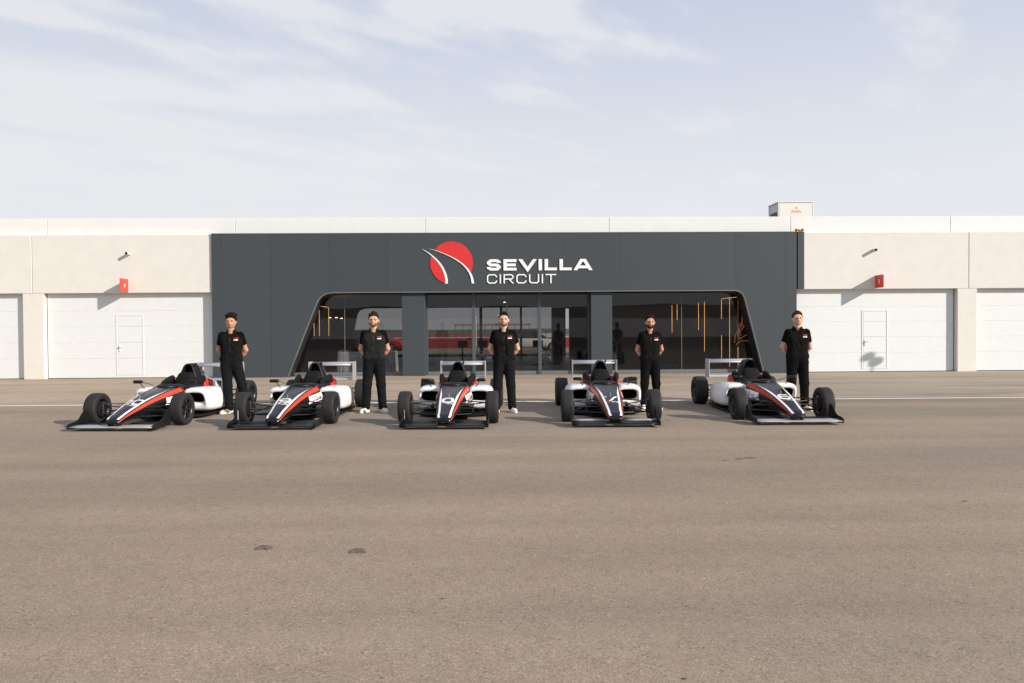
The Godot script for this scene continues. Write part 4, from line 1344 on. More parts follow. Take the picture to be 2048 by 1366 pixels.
func showroom():
	var zr := -27.0
	var lab := "thin golden light bar hanging near the slatted partition in the right window"
	for q in [[6.61, 1.43, 2.44], [6.80, 1.89, 2.47], [7.59, 1.52, 2.52], [7.81, 0.73, 2.56]]: led_bar(q[0], q[1], q[2], zr, lab)
	lab = "long golden light bar upright beside the glowing track outline"
	for q in [[8.44, 1.92, 2.64], [8.44, 0.43, 1.33], [8.74, 0.16, 2.68], [9.05, 0.16, 2.70]]: led_bar(q[0], q[1], q[2], zr, lab)
	led_bar(8.455, 2.66, 2.66, zr, "slanting golden light bar joining the tops of the upright bars", 9.04, 2.72)
	lab = "golden light bar inside the slanted left window"
	for q in [[-6.68, 1.39, 2.18], [-6.48, 1.39, 2.50], [-6.13, 1.39, 2.46]]: led_bar(q[0], q[1], q[2], -28.0, lab)
	led_bar(-6.465, 2.51, 2.51, -28.0, "short golden light bar across the tops of the left window bars", -6.145, 2.47)
	# outline of the track drawn in glowing tube on the right
	var s := thing("neon_track", "glowing orange outline of a race track on the right window wall", "neon sign", Vector3(8.46, 0.9, -25.6))
	for w in [[0.05, 0.1, 0.22, 0.23, 0.45, 0.23, 0.72, 0.27], [0.0, 0.16, 0.03, 0.42, 0.26, 0.80, 0.27, 1.10, 0.45, 1.40, 0.52, 1.52], [0.12, 0.40, 0.18, 0.30, 0.42, 0.44, 0.45, 0.56, 0.60, 0.52], [0.12, 0.40, 0.16, 0.52, 0.55, 1.0, 0.68, 1.18]]:
		var pts := []
		for i in range(0, w.size(), 2): pts.append(Vector3(w[i], w[i + 1] , 0))
		var b := MB.new()
		b.tube(pts, 0.006, 6)
		part("glowing_tube", b, M.neon, s)
	var b2 := MB.new()
	b2.box(Vector3(-0.1, 0.0, -0.05), Vector3(0.75, 1.7, -0.04))
	part("clear_panel", b2, M.glass, s)
	var nl := OmniLight3D.new()
	nl.light_color = Color(1, 0.45, 0.12); nl.light_energy = 0.03; nl.light_size = 0.1; nl.shadow_enabled = true; nl.omni_range = 8.0; nl.omni_attenuation = 2.0
	s.add_child(nl)
	nl.position = Vector3(0.3, 0.8, 0.1)
	# ceiling spots and a pendant
	for q in [[-6.3, 2.10, -29.0], [-6.05, 2.10, -29.0], [-5.85, 2.07, -29.0], [0.52, 2.70, -30.0]]:
		var p := thing("pendant_lamp", "small round pendant lamp glowing above the stools" if q[0] > 0 else "small downlight glowing beside the left window light bars", "lamp", Vector3(q[0], q[1], q[2]), "" if q[0] > 0 else "downlights in the left window")
		var b := MB.new()
		b.tube([Vector3(0, 0.03, 0), Vector3(0, 2.86 - q[1], 0)], 0.006, 5)
		b.cbox(Vector3(0, 0.03, 0), Vector3(0.10, 0.05, 0.10), 0.02)
		part("housing", b, M.black, p)
		b = MB.new()
		b.cbox(Vector3(0, -0.006, 0), Vector3(0.085, 0.02, 0.085), 0.008)
		part("glowing_lens", b, M.lamp, p)
		var l := OmniLight3D.new()
		l.light_color = Color(1, 0.8, 0.55); l.light_energy = 0.12; l.light_size = 0.05; l.shadow_enabled = true; l.omni_range = 10.0; l.omni_attenuation = 2.0
		p.add_child(l)
		l.position = Vector3(0, -0.06, 0)
	# table under a pale cloth
	var t := thing("draped_table", "long table under a pale grey cloth inside the left window", "table", Vector3(-4.22, GY + 0.004, -25.25))
	var b := MB.new()
	b.smooth(true)
	var rings := []
	for y in [0.0, 0.15, 0.35, 0.55, 0.70, 0.735, 0.75]:
		var r := []
		for j in 96:
			var a := TAU * j / 96.0
			var c := Vector2(signf(cos(a)) * pow(absf(cos(a)), 0.22) * 0.98, -signf(sin(a)) * pow(absf(sin(a)), 0.22) * 0.36)
			var f: float = 1.0 - y / 0.75
			var k := 1.0 + f * 0.035 * sin(j * 1.31) * (1.0 if j % 7 else 0.3) + f * 0.05
			if y > 0.74: k = 0.985
			r.append(Vector3(c.x * (1.0 + (k - 1.0) * 0.5), y, c.y * k))
		rings.append(r)
	b.loft(rings, true)
	part("tablecloth", b, M.cloth, t)
	b = MB.new()
	for q in [[-0.88, -0.28], [0.88, -0.28], [-0.88, 0.28], [0.88, 0.28]]: b.tube([Vector3(q[0], 0, q[1]), Vector3(q[0], 0.73, q[1])], 0.02, 8)
	part("legs", b, M.metal, t)
	var hat := thing("black_hat", "black brimmed hat lying on the cloth covered table", "hat", Vector3(-4.66, GY + 0.756, -25.2))
	b = MB.new()
	b.xf = Transform3D(Basis(Vector3(0, 1, 0), Vector3(-1, 0, 0), Vector3(0, 0, 1)), Vector3.ZERO)
	b.smooth(true)
	b.lathe_x([Vector2(0.0, 0.22), Vector2(0.012, 0.225), Vector2(0.02, 0.14), Vector2(0.08, 0.125), Vector2(0.12, 0.10), Vector2(0.125, 0.002)], 28)
	part("crown_and_brim", b, M.pad, hat)
	var tray := thing("food_tray", "shallow pale tray on the end of the cloth covered table", "tray", Vector3(-5.02, GY + 0.755, -25.2))
	b = MB.new()
	b.cbox(Vector3(0, 0.02, 0), Vector3(0.3, 0.04, 0.22), 0.012)
	part("dish", b, M.badge_white, tray)
	b = MB.new()
	b.cbox(Vector3(0, 0.055, 0), Vector3(0.26, 0.03, 0.18), 0.012)
	part("lid", b, M.metal, tray)
	# high table and stools
	for q in [[-1.24, -31.0], [-0.40, -31.3], [1.9, -30.5]]:
		var st := thing("bar_stool", "black bar stool with a low back beside the high round table", "stool", Vector3(q[0], GY + 0.004, q[1]), "bar stools in the showroom")
		b = MB.new()
		b.cbox(Vector3(0, 0.76, 0), Vector3(0.42, 0.07, 0.40), 0.03)
		part("seat", b, M.pad, st)
		b = MB.new()
		b.cbox(Vector3(0, 0.90, -0.19), Vector3(0.42, 0.22, 0.05), 0.02)
		part("backrest", b, M.pad, st)
		b = MB.new()
		b.tube([Vector3(0, 0.02, 0), Vector3(0, 0.74, 0)], 0.03, 10)
		b.cbox(Vector3(0, 0.012, 0), Vector3(0.42, 0.024, 0.42), 0.008)
		part("pedestal", b, M.steel_dark, st)
	var ht := thing("high_table", "tall round black bar table between the stools", "table", Vector3(-0.75, GY + 0.004, -31.6))
	b = MB.new()
	b.xf = Transform3D(Basis(Vector3(0, 1, 0), Vector3(-1, 0, 0), Vector3(0, 0, 1)), Vector3.ZERO)
	b.lathe_x([Vector2(1.06, 0.001), Vector2(1.06, 0.36), Vector2(1.10, 0.36), Vector2(1.10, 0.001)], 32)
	part("table_top", b, M.pad, ht)
	b = MB.new()
	b.tube([Vector3(0, 0.02, 0), Vector3(0, 1.06, 0)], 0.04, 10)
	b.cbox(Vector3(0, 0.012, 0), Vector3(0.5, 0.024, 0.5), 0.008)
	part("pedestal", b, M.steel_dark, ht)
	# yard beyond: red wall, barrier blocks, parked cars, canopy
	var w := thing("boundary_wall", "long low red wall with a white top rail beyond the rear glazing", "wall", Vector3(-3.0, GY, -60.0))
	slab("wall_face", -14.0, 0.0, -0.15, 12.0, 0.82, 0.0, M.red_wall, w)
	slab("top_rail", -14.0, 0.82, -0.17, 12.0, 0.88, 0.02, M.badge_white, w)
	for i in 24:
		var x := -16.0 + i * 1.02
		var red := x < 3.6
		var k := thing("barrier_block", "red plastic barrier block beyond the low red wall" if red else "white plastic barrier block beyond the low red wall", "barrier", Vector3(x, GY, -95.0), "red barrier blocks" if red else "white barrier blocks")
		b = MB.new()
		b.prism(PackedVector2Array([Vector2(-0.47, 0), Vector2(0.47, 0), Vector2(0.46, 0.3), Vector2(0.45, 0.95), Vector2(0.40, 1.03), Vector2(-0.40, 1.03), Vector2(-0.45, 0.95), Vector2(-0.46, 0.3)]), -0.22, 0.22)
		part("block", b, M.red_wall if red else M.badge_white, k)
	parked_car(Vector3(-8.0, GY, -52.0), 1.35, M.car_red, "red hatchback parked beyond the rear glazing near the table")
	parked_car(Vector3(2.6, GY, -50.0), 1.75, M.badge_white, "white hatchback parked beyond the rear glazing near the stools")
	var c := thing("canopy", "long ochre canopy roof on thin posts far beyond the rear glazing", "canopy", Vector3(0, GY, -150.0))
	slab("roof", -7.6, 2.35, -2.0, 7.8, 2.75, 2.0, M.ochre, c)
	for i in 11: slab("post", -7.4 + i * 1.49, 0.0, 1.6, -7.3 + i * 1.49, 2.36, 1.7, M.steel_dark, c)

func parked_car(at: Vector3, turn: float, paint: Material, label: String):
	var c := thing("parked_car", label, "car", at, "cars in the rear yard")
	c.rotation.y = turn
	var b := MB.new()
	b.smooth(true)
	var rings := []
	for q in [[-2.0, 0.55, 0.78, 0.72], [-1.95, 0.30, 0.88, 0.80], [-1.2, 0.22, 0.92, 0.86], [0.6, 0.22, 0.92, 0.88], [1.5, 0.25, 0.82, 0.85], [2.0, 0.34, 0.66, 0.74], [2.05, 0.45, 0.58, 0.68]]:
		var g := []
		for j in 20:
			var a := TAU * j / 20.0
			g.append(Vector3(signf(cos(a)) * pow(absf(cos(a)), 0.4) * q[3], lerpf(q[1], q[2], 0.5 + 0.5 * signf(sin(a)) * pow(absf(sin(a)), 0.5)), q[0]))
		rings.append(g)
	b.loft(rings, true)
	part("car_body", b, paint, c)
	b = MB.new()
	b.xf = Transform3D(Basis(Vector3(0, 0, 1), Vector3(0, 1, 0), Vector3(-1, 0, 0)), Vector3.ZERO)
	b.prism(PackedVector2Array([Vector2(-1.95, 0.9), Vector2(1.0, 0.9), Vector2(0.3, 1.38), Vector2(-0.2, 1.44), Vector2(-1.4, 1.42), Vector2(-1.75, 1.25)]), -0.68, 0.68)
	part("cabin_glass", b, M.dark_glass, c)
	slab("car_roof", -0.66, 1.42, -1.45, 0.66, 1.47, 0.25, M.pad, c, 0.02)
	for x in [-0.78, 0.78]:
		for z in [-1.25, 1.3]:
			var w := node("wheel", c)
			w.position = Vector3(x, 0.31, z)
			b = MB.new()
			b.smooth(true)
			b.lathe_x([Vector2(-0.1, 0.2), Vector2(-0.1, 0.29), Vector2(-0.07, 0.31), Vector2(0.07, 0.31), Vector2(0.1, 0.29), Vector2(0.1, 0.2)], 24)
			part("tyre", b, M.rubber, w)
			b = MB.new()
			b.lathe_x([Vector2(-0.09, 0.001), Vector2(-0.085, 0.2), Vector2(0.085, 0.2), Vector2(0.09, 0.001)], 20)
			part("rim", b, M.metal, w)

# ---------------------------------------------------------------- ground and terrain
func yard_height(z: float) -> float:
	return GY * clampf((z + 16.6) / (WZ + 16.6), 0.0, 1.0)

func ground():
	var nz := FastNoiseLite.new()
	nz.seed = 5; nz.frequency = 0.35; nz.fractal_octaves = 4
	var st := SurfaceTool.new()
	st.begin(Mesh.PRIMITIVE_TRIANGLES)
	var xs := [-700.0, -120.0, -45.0]
	var x := -21.0
	while x <= 21.01: xs.append(x); x += 0.14
	xs.append_array([45.0, 120.0, 700.0])
	var zs := [-900.0, -200.0, -60.0]
	var z := WZ
	while z <= 0.01: zs.append(z); z += 0.118
	zs.append_array([20.0, 60.0, 200.0, 700.0])
	for zi in zs:
		for xi in xs:
			var big := nz.get_noise_2d(xi * 0.35, zi * 0.9)
			var streak := nz.get_noise_2d(xi * 0.16 + 40.0, zi * 2.6 + 9.0)
			var spot := nz.get_noise_2d(xi * 3.0 + 90.0, zi * 3.0)
			var k := 1.0 + 0.12 * big + 0.14 * streak + 0.05 * spot
			# older, greyer surfacing lies in lengthways bands; dusty tan dirt on top of the rest
			var grey := smoothstep(-0.1, 0.5, nz.get_noise_2d(xi * 0.12 - 30.0, zi * 0.5 + 3.0) + 0.03 * (xi + 2.0))
			var c := Color(0.378, 0.300, 0.230).lerp(Color(0.328, 0.275, 0.222), clampf(grey, 0, 1))
			if zi < -13.0:
				var d := smoothstep(0.1, 0.4, nz.get_noise_2d(xi * 0.35 + 7.0, zi * 3.2 + 50.0)) * 0.15
				k -= d * smoothstep(-13.0, -15.0, zi)
			# paving seams and grimy lanes running across the yard
			for q in [[-5.97, 0.012, 0.09, 0.11], [-8.75, 0.01, 0.22, 0.09], [-7.25, 0.02, 0.35, 0.08], [-10.4, 0.008, 0.15, 0.06]]:
				var dz: float = (zi - q[0] - q[1] * xi - 0.12 * nz.get_noise_1d(xi * 1.3 + q[0] * 9.0)) / q[2]
				k -= 0.8 * q[3] * exp(-dz * dz) * (0.55 + 0.9 * clampf(nz.get_noise_1d(xi * 0.5 + q[0] * 31.0) + 0.3 + 0.03 * xi, 0.0, 1.0))
			if zi < -16.3: k *= 1.34
			if zi > 15.0: c = Color(0.075, 0.07, 0.065)         # the track itself, darker tarmac
			st.set_color(Color(c.r * k, c.g * k, c.b * k))
			st.set_uv(Vector2(xi, zi) / 1.55)
			st.set_normal(Vector3.UP)
			st.add_vertex(Vector3(xi, yard_height(zi), zi))
	var n := xs.size()
	for j in zs.size() - 1:
		for i in n - 1:
			var a := j * n + i
			st.add_index(a); st.add_index(a + 1); st.add_index(a + n + 1)
			st.add_index(a); st.add_index(a + n + 1); st.add_index(a + n)
	st.generate_tangents()
	var g := structure("ground", st.commit(), M.asphalt)
	# chipped hollows filled with dark dirt
	for q in [[-1.664, -5.378, 0.075], [-0.969, -5.259, 0.075]]:
		rng.seed = int(q[0] * 1000.0)
		var b := MB.new()
		var rim := []
		var low := []
		for i in 26:
			var a := TAU * i / 26.0
			var r: float = q[2] * rng.randf_range(0.62, 1.1) 
			var d := Vector3(cos(a) * r * 1.0, 0, sin(a) * r * (0.9 + 0.3 * sin(a * 3.0)))
			rim.append(Vector3(q[0], 0.002, q[1]) + d)
			low.append(Vector3(q[0], 0.007 + rng.randf_range(-0.003, 0.004), q[1]) + d * rng.randf_range(0.35, 0.7))
		for i in 26:
			var k := (i + 1) % 26
			b.quad(rim[i], low[i], low[k], rim[k])
			b.tri(low[i], Vector3(q[0], 0.006, q[1]), low[k])
		part("pothole", b, M.tar, g)
	# loose crumbs of rubber and short scuffs
	rng.seed = 77
	for q in [[2.96, -8.77, 0.07], [3.10, -8.83, 0.08], [2.76, -8.69, 0.04], [4.23, -6.5, 0.03], [0.85, -3.26, 0.016], [-0.30, -4.3, 0.014]]:
		var sc := MB.new()
		var pts := PackedVector2Array()
		for i in 12:
			var a := TAU * i / 12.0
			var rr := rng.randf_range(0.55, 1.0)
			pts.append(Vector2(cos(a) * q[2] * rr, sin(a) * q[2] * 0.45 * rr))
		sc.xf = Transform3D(Basis(Vector3(1, 0, 0), Vector3(0, 0, -1), Vector3(0, 1, 0)), Vector3(q[0], 0.0, q[1]))
		sc.prism(pts, -0.002, 0.006)
		part("rubber_scuff", sc, M.tar, g)
	# painted line, worn
	var b := MB.new()
	for i in 150:
		var x0 := -21.0 + i * 0.28
		var x1 := x0 + 0.28
		var zc := func(v: float) -> float: return -16.12 + v * 0.0115
		var w := 0.085
		b.quad(Vector3(x0, yard_height(zc.call(x0) + w) + 0.004, zc.call(x0) + w), Vector3(x1, yard_height(zc.call(x1) + w) + 0.004, zc.call(x1) + w), Vector3(x1, yard_height(zc.call(x1) - w) + 0.004, zc.call(x1) - w), Vector3(x0, yard_height(zc.call(x0) - w) + 0.004, zc.call(x0) - w))
	structure("road_marking", b, M.line_paint)
	# bank and hill across the track, which the glass mirrors; low green rise behind the building
	var hz := FastNoiseLite.new()
	hz.seed = 11; hz.frequency = 0.012; hz.fractal_octaves = 5
	for part_ in 3:
		b = MB.new()
		b.smooth(true)
		var rows := []
		for i in 81:
			var xx := -420.0 + i * 10.5
			var r := []
			var hh := hz.get_noise_1d(xx * 1.4)
			if part_ == 0:
				for q in [[95.0, -0.2], [120.0, 1.6], [142.0, 3.6], [158.0, 4.9]]: r.append(Vector3(xx, q[1] * (1.0 + 0.25 * hh) + (hz.get_noise_2d(xx * 9.0, q[0] * 9.0) * 0.8 if q[0] > 100.0 else 0.0) - 0.1, q[0] + hh * 10.0))
			elif part_ == 1:
				for q in [[156.0, 3.2], [172.0, 5.8], [195.0, 8.4], [220.0, 10.3], [260.0, 10.8], [400.0, 7.0]]: r.append(Vector3(xx, q[1] * (1.0 + 0.25 * hz.get_noise_1d(xx * 0.8 + 200.0)) + hz.get_noise_2d(xx * 5.0, q[0] * 5.0) * 1.2, q[0] + hh * 10.0))
			else:
				for q in [[-300.0, 1.9], [-260.0, 1.5], [-230.0, 0.0]]: r.append(Vector3(xx, q[1] * (1.0 + 0.5 * hh), q[0]))
			r.reverse()
			rows.append(r)
		b.sheet(rows)
		structure(["rocky_bank", "hill", "hills"][part_], b, [M.rock, M.earth, M.grass][part_])

func sky_image() -> Image:
	var w := 2048; var h := 1024
	var n1 := FastNoiseLite.new()
	n1.seed = 21; n1.frequency = 1.25; n1.fractal_octaves = 6; n1.fractal_gain = 0.58
	var n2 := FastNoiseLite.new()
	n2.seed = 4; n2.frequency = 0.28; n2.fractal_octaves = 3
	var d := PackedByteArray()
	d.resize(w * h * 3)
	d.fill(200)
	var ha := lin(0.765, 0.79, 0.835)
	var hb := lin(0.42, 0.495, 0.69)
	var hc := lin(0.25, 0.35, 0.60)
	var cc := lin(0.80, 0.81, 0.835)
	for y in 520:
		var el := PI / 2.0 - PI * (y + 0.5) / h
		var e := rad_to_deg(maxf(el, 0.0))
		var base := ha.lerp(hb, smoothstep(7.0, 31.0, e)).lerp(hc, smoothstep(24.0, 90.0, e))
		var sy := sin(maxf(el, 0.01))
		var cy := cos(el)
		for x in w:
			var az := wrapf(TAU * (x + 0.5) / w, -PI, PI)    # the panorama begins straight ahead
			var dx := sin(az) * cy; var dz := -cos(az) * cy
			var k := 1.0 / (sy + 0.10)
			var px := dx * k; var pz := dz * k
			# bands of thin cloud lie across the wind
			var a := n1.get_noise_2d(px * 0.62 - pz * 0.5 + 3.0, (px * 0.6 + pz * 0.8) * 1.9)
			var m := n2.get_noise_2d(px * 0.9 + 7.0, pz * 0.9 - 2.0)
			var bank := 0.46 * smoothstep(-0.02, -0.35, az) * smoothstep(-2.2, -0.9, az) * smoothstep(25.0, 15.0, e + az * 12.0) + 0.62 * smoothstep(0.24, 0.02, absf(az + 0.03)) * smoothstep(15.0, 24.0, e) * smoothstep(60.0, 30.0, e)
			var cl := smoothstep(-0.20, 0.80, a * 1.6 + m * 0.30 + bank - 0.04 - 0.16 * smoothstep(0.1, 0.4, az) * smoothstep(2.0, 1.0, az))
			var veil := 0.30 + 0.24 * smoothstep(-0.4, 0.5, m)
			cl = clampf(cl + veil * (1.0 - cl), 0.0, 1.0) * smoothstep(-1.0, 10.0, e)
			var c := base.lerp(cc, cl * 0.85)
			var i := (y * w + x) * 3
			d[i] = int(c.r * 255.0); d[i + 1] = int(c.g * 255.0); d[i + 2] = int(c.b * 255.0)
	return Image.create_from_data(w, h, false, Image.FORMAT_RGB8, d)

func asphalt_textures() -> Array:
	var s := 1024
	var mk := func(freq: float, oct: int, seed: int, kind: int) -> PackedByteArray:
		var f := FastNoiseLite.new()
		f.noise_type = kind; f.seed = seed; f.frequency = freq; f.fractal_octaves = oct
		if kind == FastNoiseLite.TYPE_CELLULAR:
			f.cellular_return_type = FastNoiseLite.RETURN_CELL_VALUE
			f.fractal_type = FastNoiseLite.FRACTAL_NONE
		return f.get_seamless_image(s, s).get_data()
	var a: PackedByteArray = mk.call(0.30, 1, 3, FastNoiseLite.TYPE_CELLULAR)
	var a2: PackedByteArray = mk.call(0.13, 1, 8, FastNoiseLite.TYPE_CELLULAR)
	var b: PackedByteArray = mk.call(0.045, 3, 4, FastNoiseLite.TYPE_SIMPLEX_SMOOTH)
	var c: PackedByteArray = mk.call(0.010, 4, 6, FastNoiseLite.TYPE_SIMPLEX_SMOOTH)
	var col := PackedByteArray()
	col.resize(s * s * 3)
	var hgt := PackedByteArray()
	hgt.resize(s * s)
	for i in s * s:
		var v := 0.86 + (a[i] - 128) / 255.0 * 0.19 + (a2[i] - 128) / 255.0 * 0.07 + (b[i] - 128) / 255.0 * 0.05 + (c[i] - 128) / 255.0 * 0.05
		if a2[i] < 6: v -= 0.10
		if a2[i] > 248: v += 0.10
		v = clampf(v, 0.2, 1.0)
		col[i * 3] = int(v * 255); col[i * 3 + 1] = int(v * 254); col[i * 3 + 2] = int(v * 252)
		hgt[i] = int(clampf(0.5 + (a[i] - 128) / 255.0 * 0.5 + (a2[i] - 128) / 255.0 * 0.3, 0, 1) * 255)
	var hi := Image.create_from_data(s, s, false, Image.FORMAT_L8, hgt)
	hi.convert(Image.FORMAT_RGBA8)
	hi.bump_map_to_normal_map(1.2)
	return [ImageTexture.create_from_image(Image.create_from_data(s, s, false, Image.FORMAT_RGB8, col)), ImageTexture.create_from_image(hi)]

func materials():
	var m: StandardMaterial3D
	var blot := noise_tex(0.012, 5, 0.972, 1.0, 512, 3)
	var blot2 := noise_tex(0.02, 4, 0.98, 1.0, 512, 9)
	var fine := normal_tex(0.12, 3, 1.0, 512, 2)
	m = mat("asphalt", Color.WHITE, 0.92, 0.0, 0.3)
	m.vertex_color_use_as_albedo = true
	var at := asphalt_textures()
	m.albedo_texture = at[0]
	m.normal_enabled = true; m.normal_texture = at[1]; m.normal_scale = 0.28
	mat("tar", lin(0.115, 0.09, 0.07), 0.95)
	tri_map(mat("line_paint", lin(0.74, 0.71, 0.66), 0.8), 1.3, noise_tex(0.06, 4, 0.78, 1.1, 256, 5))
	tri_map(mat("concrete", lin(0.65, 0.635, 0.605), 0.85), 0.25, blot, fine, 0.15)
	tri_map(mat("pillar_stained", lin(0.665, 0.64, 0.59), 0.85), 0.45, blot, fine, 0.15)
	tri_map(mat("parapet", lin(0.675, 0.69, 0.685), 0.7), 0.2, blot2)
	tri_map(mat("door", lin(0.66, 0.69, 0.70), 0.45), 0.3, blot2)
	tri_map(mat("clad", lin(0.055, 0.068, 0.079), 0.62, 0.0, 0.4), 3.0, noise_tex(0.2, 3, 0.80, 1.0, 512, 12), normal_tex(0.4, 2, 1.5, 512, 7), 0.35)
	for q in [["clad_b", 0.058, 0.071, 0.082], ["clad_c", 0.053, 0.065, 0.076]]:   # panels from other batches
		var o: StandardMaterial3D = M.clad.duplicate()
		o.albedo_color = lin(q[1], q[2], q[3])
		M[q[0]] = o
	mat("clad_trim", lin(0.16, 0.18, 0.185), 0.4, 0.3)
	mat("frame", lin(0.075, 0.09, 0.10), 0.4, 0.2)
	mat("reveal", lin(0.012, 0.013, 0.015), 0.6)
	mat("seal", lin(0.2, 0.19, 0.18), 0.6)
	mat("black", lin(0.012, 0.012, 0.013), 0.6)
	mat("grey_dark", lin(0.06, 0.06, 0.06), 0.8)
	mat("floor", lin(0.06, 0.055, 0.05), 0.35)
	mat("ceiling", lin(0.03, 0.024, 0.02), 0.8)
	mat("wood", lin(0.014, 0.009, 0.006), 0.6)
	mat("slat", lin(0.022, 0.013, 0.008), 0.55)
	mat("sign_red", lin(0.56, 0.022, 0.022), 0.5)
	mat("sign_white", lin(0.80, 0.80, 0.81), 0.5)
	mat("plate_red", lin(0.62, 0.055, 0.025), 0.45)
	mat("pipe", lin(0.5, 0.49, 0.46), 0.6)
	mat("ac", lin(0.68, 0.67, 0.63), 0.5)
	mat("ac_side", lin(0.66, 0.66, 0.64), 0.6)
	mat("orange_print", lin(0.72, 0.22, 0.06), 0.6)
	tri_map(mat("foam", lin(0.62, 0.25, 0.02), 0.9), 6.0, noise_tex(0.05, 3, 0.75, 1.0, 128, 2))
	mat("metal", lin(0.45, 0.45, 0.45), 0.35, 0.8)
	m = mat("glass", lin(0.008, 0.008, 0.009, 0.57), 0.0, 0.0, 0.5)
	m.transparency = BaseMaterial3D.TRANSPARENCY_ALPHA
	mat("dark_glass", lin(0.01, 0.011, 0.012), 0.05)
	for q in [["led", 1.0, 0.50, 0.14, 1.9], ["neon", 1.0, 0.34, 0.08, 0.7], ["lamp", 1.0, 0.85, 0.65, 5.0]]:
		m = mat(q[0], lin(q[1] * 0.4, q[2] * 0.4, q[3] * 0.4), 0.5)
		m.emission_enabled = true
		m.emission = Color(q[1], q[2], q[3]).linear_to_srgb()
		m.emission_energy_multiplier = q[4]
	# cars
	for q in [["car_black", 0.006, 0.007, 0.011, 0.3], ["car_white", 0.80, 0.80, 0.80, 0.25], ["car_orange", 0.58, 0.062, 0.026, 0.3], ["car_red", 0.52, 0.02, 0.02, 0.25]]:
		m = mat(q[0], lin(q[1], q[2], q[3]), q[4])
		m.metallic_specular = 0.3
		m.clearcoat_enabled = true; m.clearcoat = 0.25; m.clearcoat_roughness = 0.15
	mat("carbon", lin(0.009, 0.009, 0.010), 0.42, 0.0, 0.35)
	mat("pad", lin(0.009, 0.009, 0.009), 0.75, 0.0, 0.25)
	m = tri_mat("rubber", lin(0.022, 0.022, 0.022), 0.72)
	mat("rim", lin(0.02, 0.02, 0.02), 0.35, 0.3)
	mat("steel_dark", lin(0.025, 0.025, 0.027), 0.4, 0.4)
	mat("silver", lin(0.46, 0.46, 0.46), 0.5, 0.5)
	mat("wing_black", lin(0.008, 0.008, 0.009), 0.38, 0.0, 0.35)
	mat("letter_red", lin(0.62, 0.03, 0.04), 0.5)
	mat("letter_dark", lin(0.015, 0.016, 0.03), 0.5)
	# people
	for q in [["skin_a", 0.46, 0.235, 0.14], ["skin_b", 0.50, 0.27, 0.175], ["skin_c", 0.55, 0.32, 0.22]]:
		m = mat(q[0], lin(q[1], q[2], q[3]), 0.55)
		m.subsurf_scatter_enabled = true; m.subsurf_scatter_strength = 0.12
	mat("hair_dark", lin(0.008, 0.0055, 0.0042), 0.7, 0.0, 0.25)
	mat("hair_brown", lin(0.020, 0.011, 0.007), 0.7, 0.0, 0.25)
	mat("hair_chestnut", lin(0.028, 0.014, 0.008), 0.7, 0.0, 0.25)
	mat("stubble", lin(0.13, 0.07, 0.045), 0.8, 0.0, 0.2)
	mat("beard_dark", lin(0.022, 0.014, 0.010), 0.8, 0.0, 0.2)
	mat("eye", lin(0.03, 0.022, 0.018), 0.25)
	mat("lips", lin(0.30, 0.10, 0.08), 0.5)
	mat("teeth", lin(0.70, 0.62, 0.56), 0.4)
	tri_map(mat("vest", lin(0.013, 0.013, 0.0125), 0.95, 0.0, 0.15), 4.0, noise_tex(0.05, 3, 0.7, 1.0, 256, 31))
	mat("vest_charcoal", lin(0.017, 0.0175, 0.0165), 0.95, 0.0, 0.15)
	mat("shirt", lin(0.005, 0.005, 0.005), 0.95, 0.0, 0.15)
	mat("trousers", lin(0.010, 0.010, 0.0115), 0.95, 0.0, 0.15)
	mat("jeans_black", lin(0.007, 0.0065, 0.0075), 0.95, 0.0, 0.15)
	mat("zip", lin(0.006, 0.006, 0.006), 0.4)
	mat("shoe_white", lin(0.66, 0.64, 0.60), 0.6)
	mat("shoe_cream", lin(0.64, 0.58, 0.48), 0.6)
	mat("sole", lin(0.62, 0.60, 0.56), 0.7)
	mat("badge_white", lin(0.75, 0.75, 0.75), 0.6)
	mat("cloth", lin(0.74, 0.78, 0.82), 0.9)
	mat("red_wall", lin(0.36, 0.04, 0.04), 0.6)
	mat("ochre", lin(0.40, 0.24, 0.09), 0.8)
	tri_map(mat("rock", lin(0.74, 0.70, 0.67), 0.95), 0.03, noise_tex(0.05, 5, 0.5, 1.1, 512, 41))
	tri_map(mat("earth", lin(0.17, 0.105, 0.062), 0.95), 0.02, noise_tex(0.03, 5, 0.55, 1.1, 512, 43))
	mat("grass", lin(0.08, 0.11, 0.045), 0.95)

func tri_mat(key: String, c: Color, rough: float) -> StandardMaterial3D:
	var m := mat(key, c, rough, 0.0, 0.4)
	m.uv1_triplanar = true
	m.uv1_scale = Vector3.ONE * 3.0
	m.albedo_texture = noise_tex(0.06, 4, 0.72, 1.1, 256, 51)
	return m

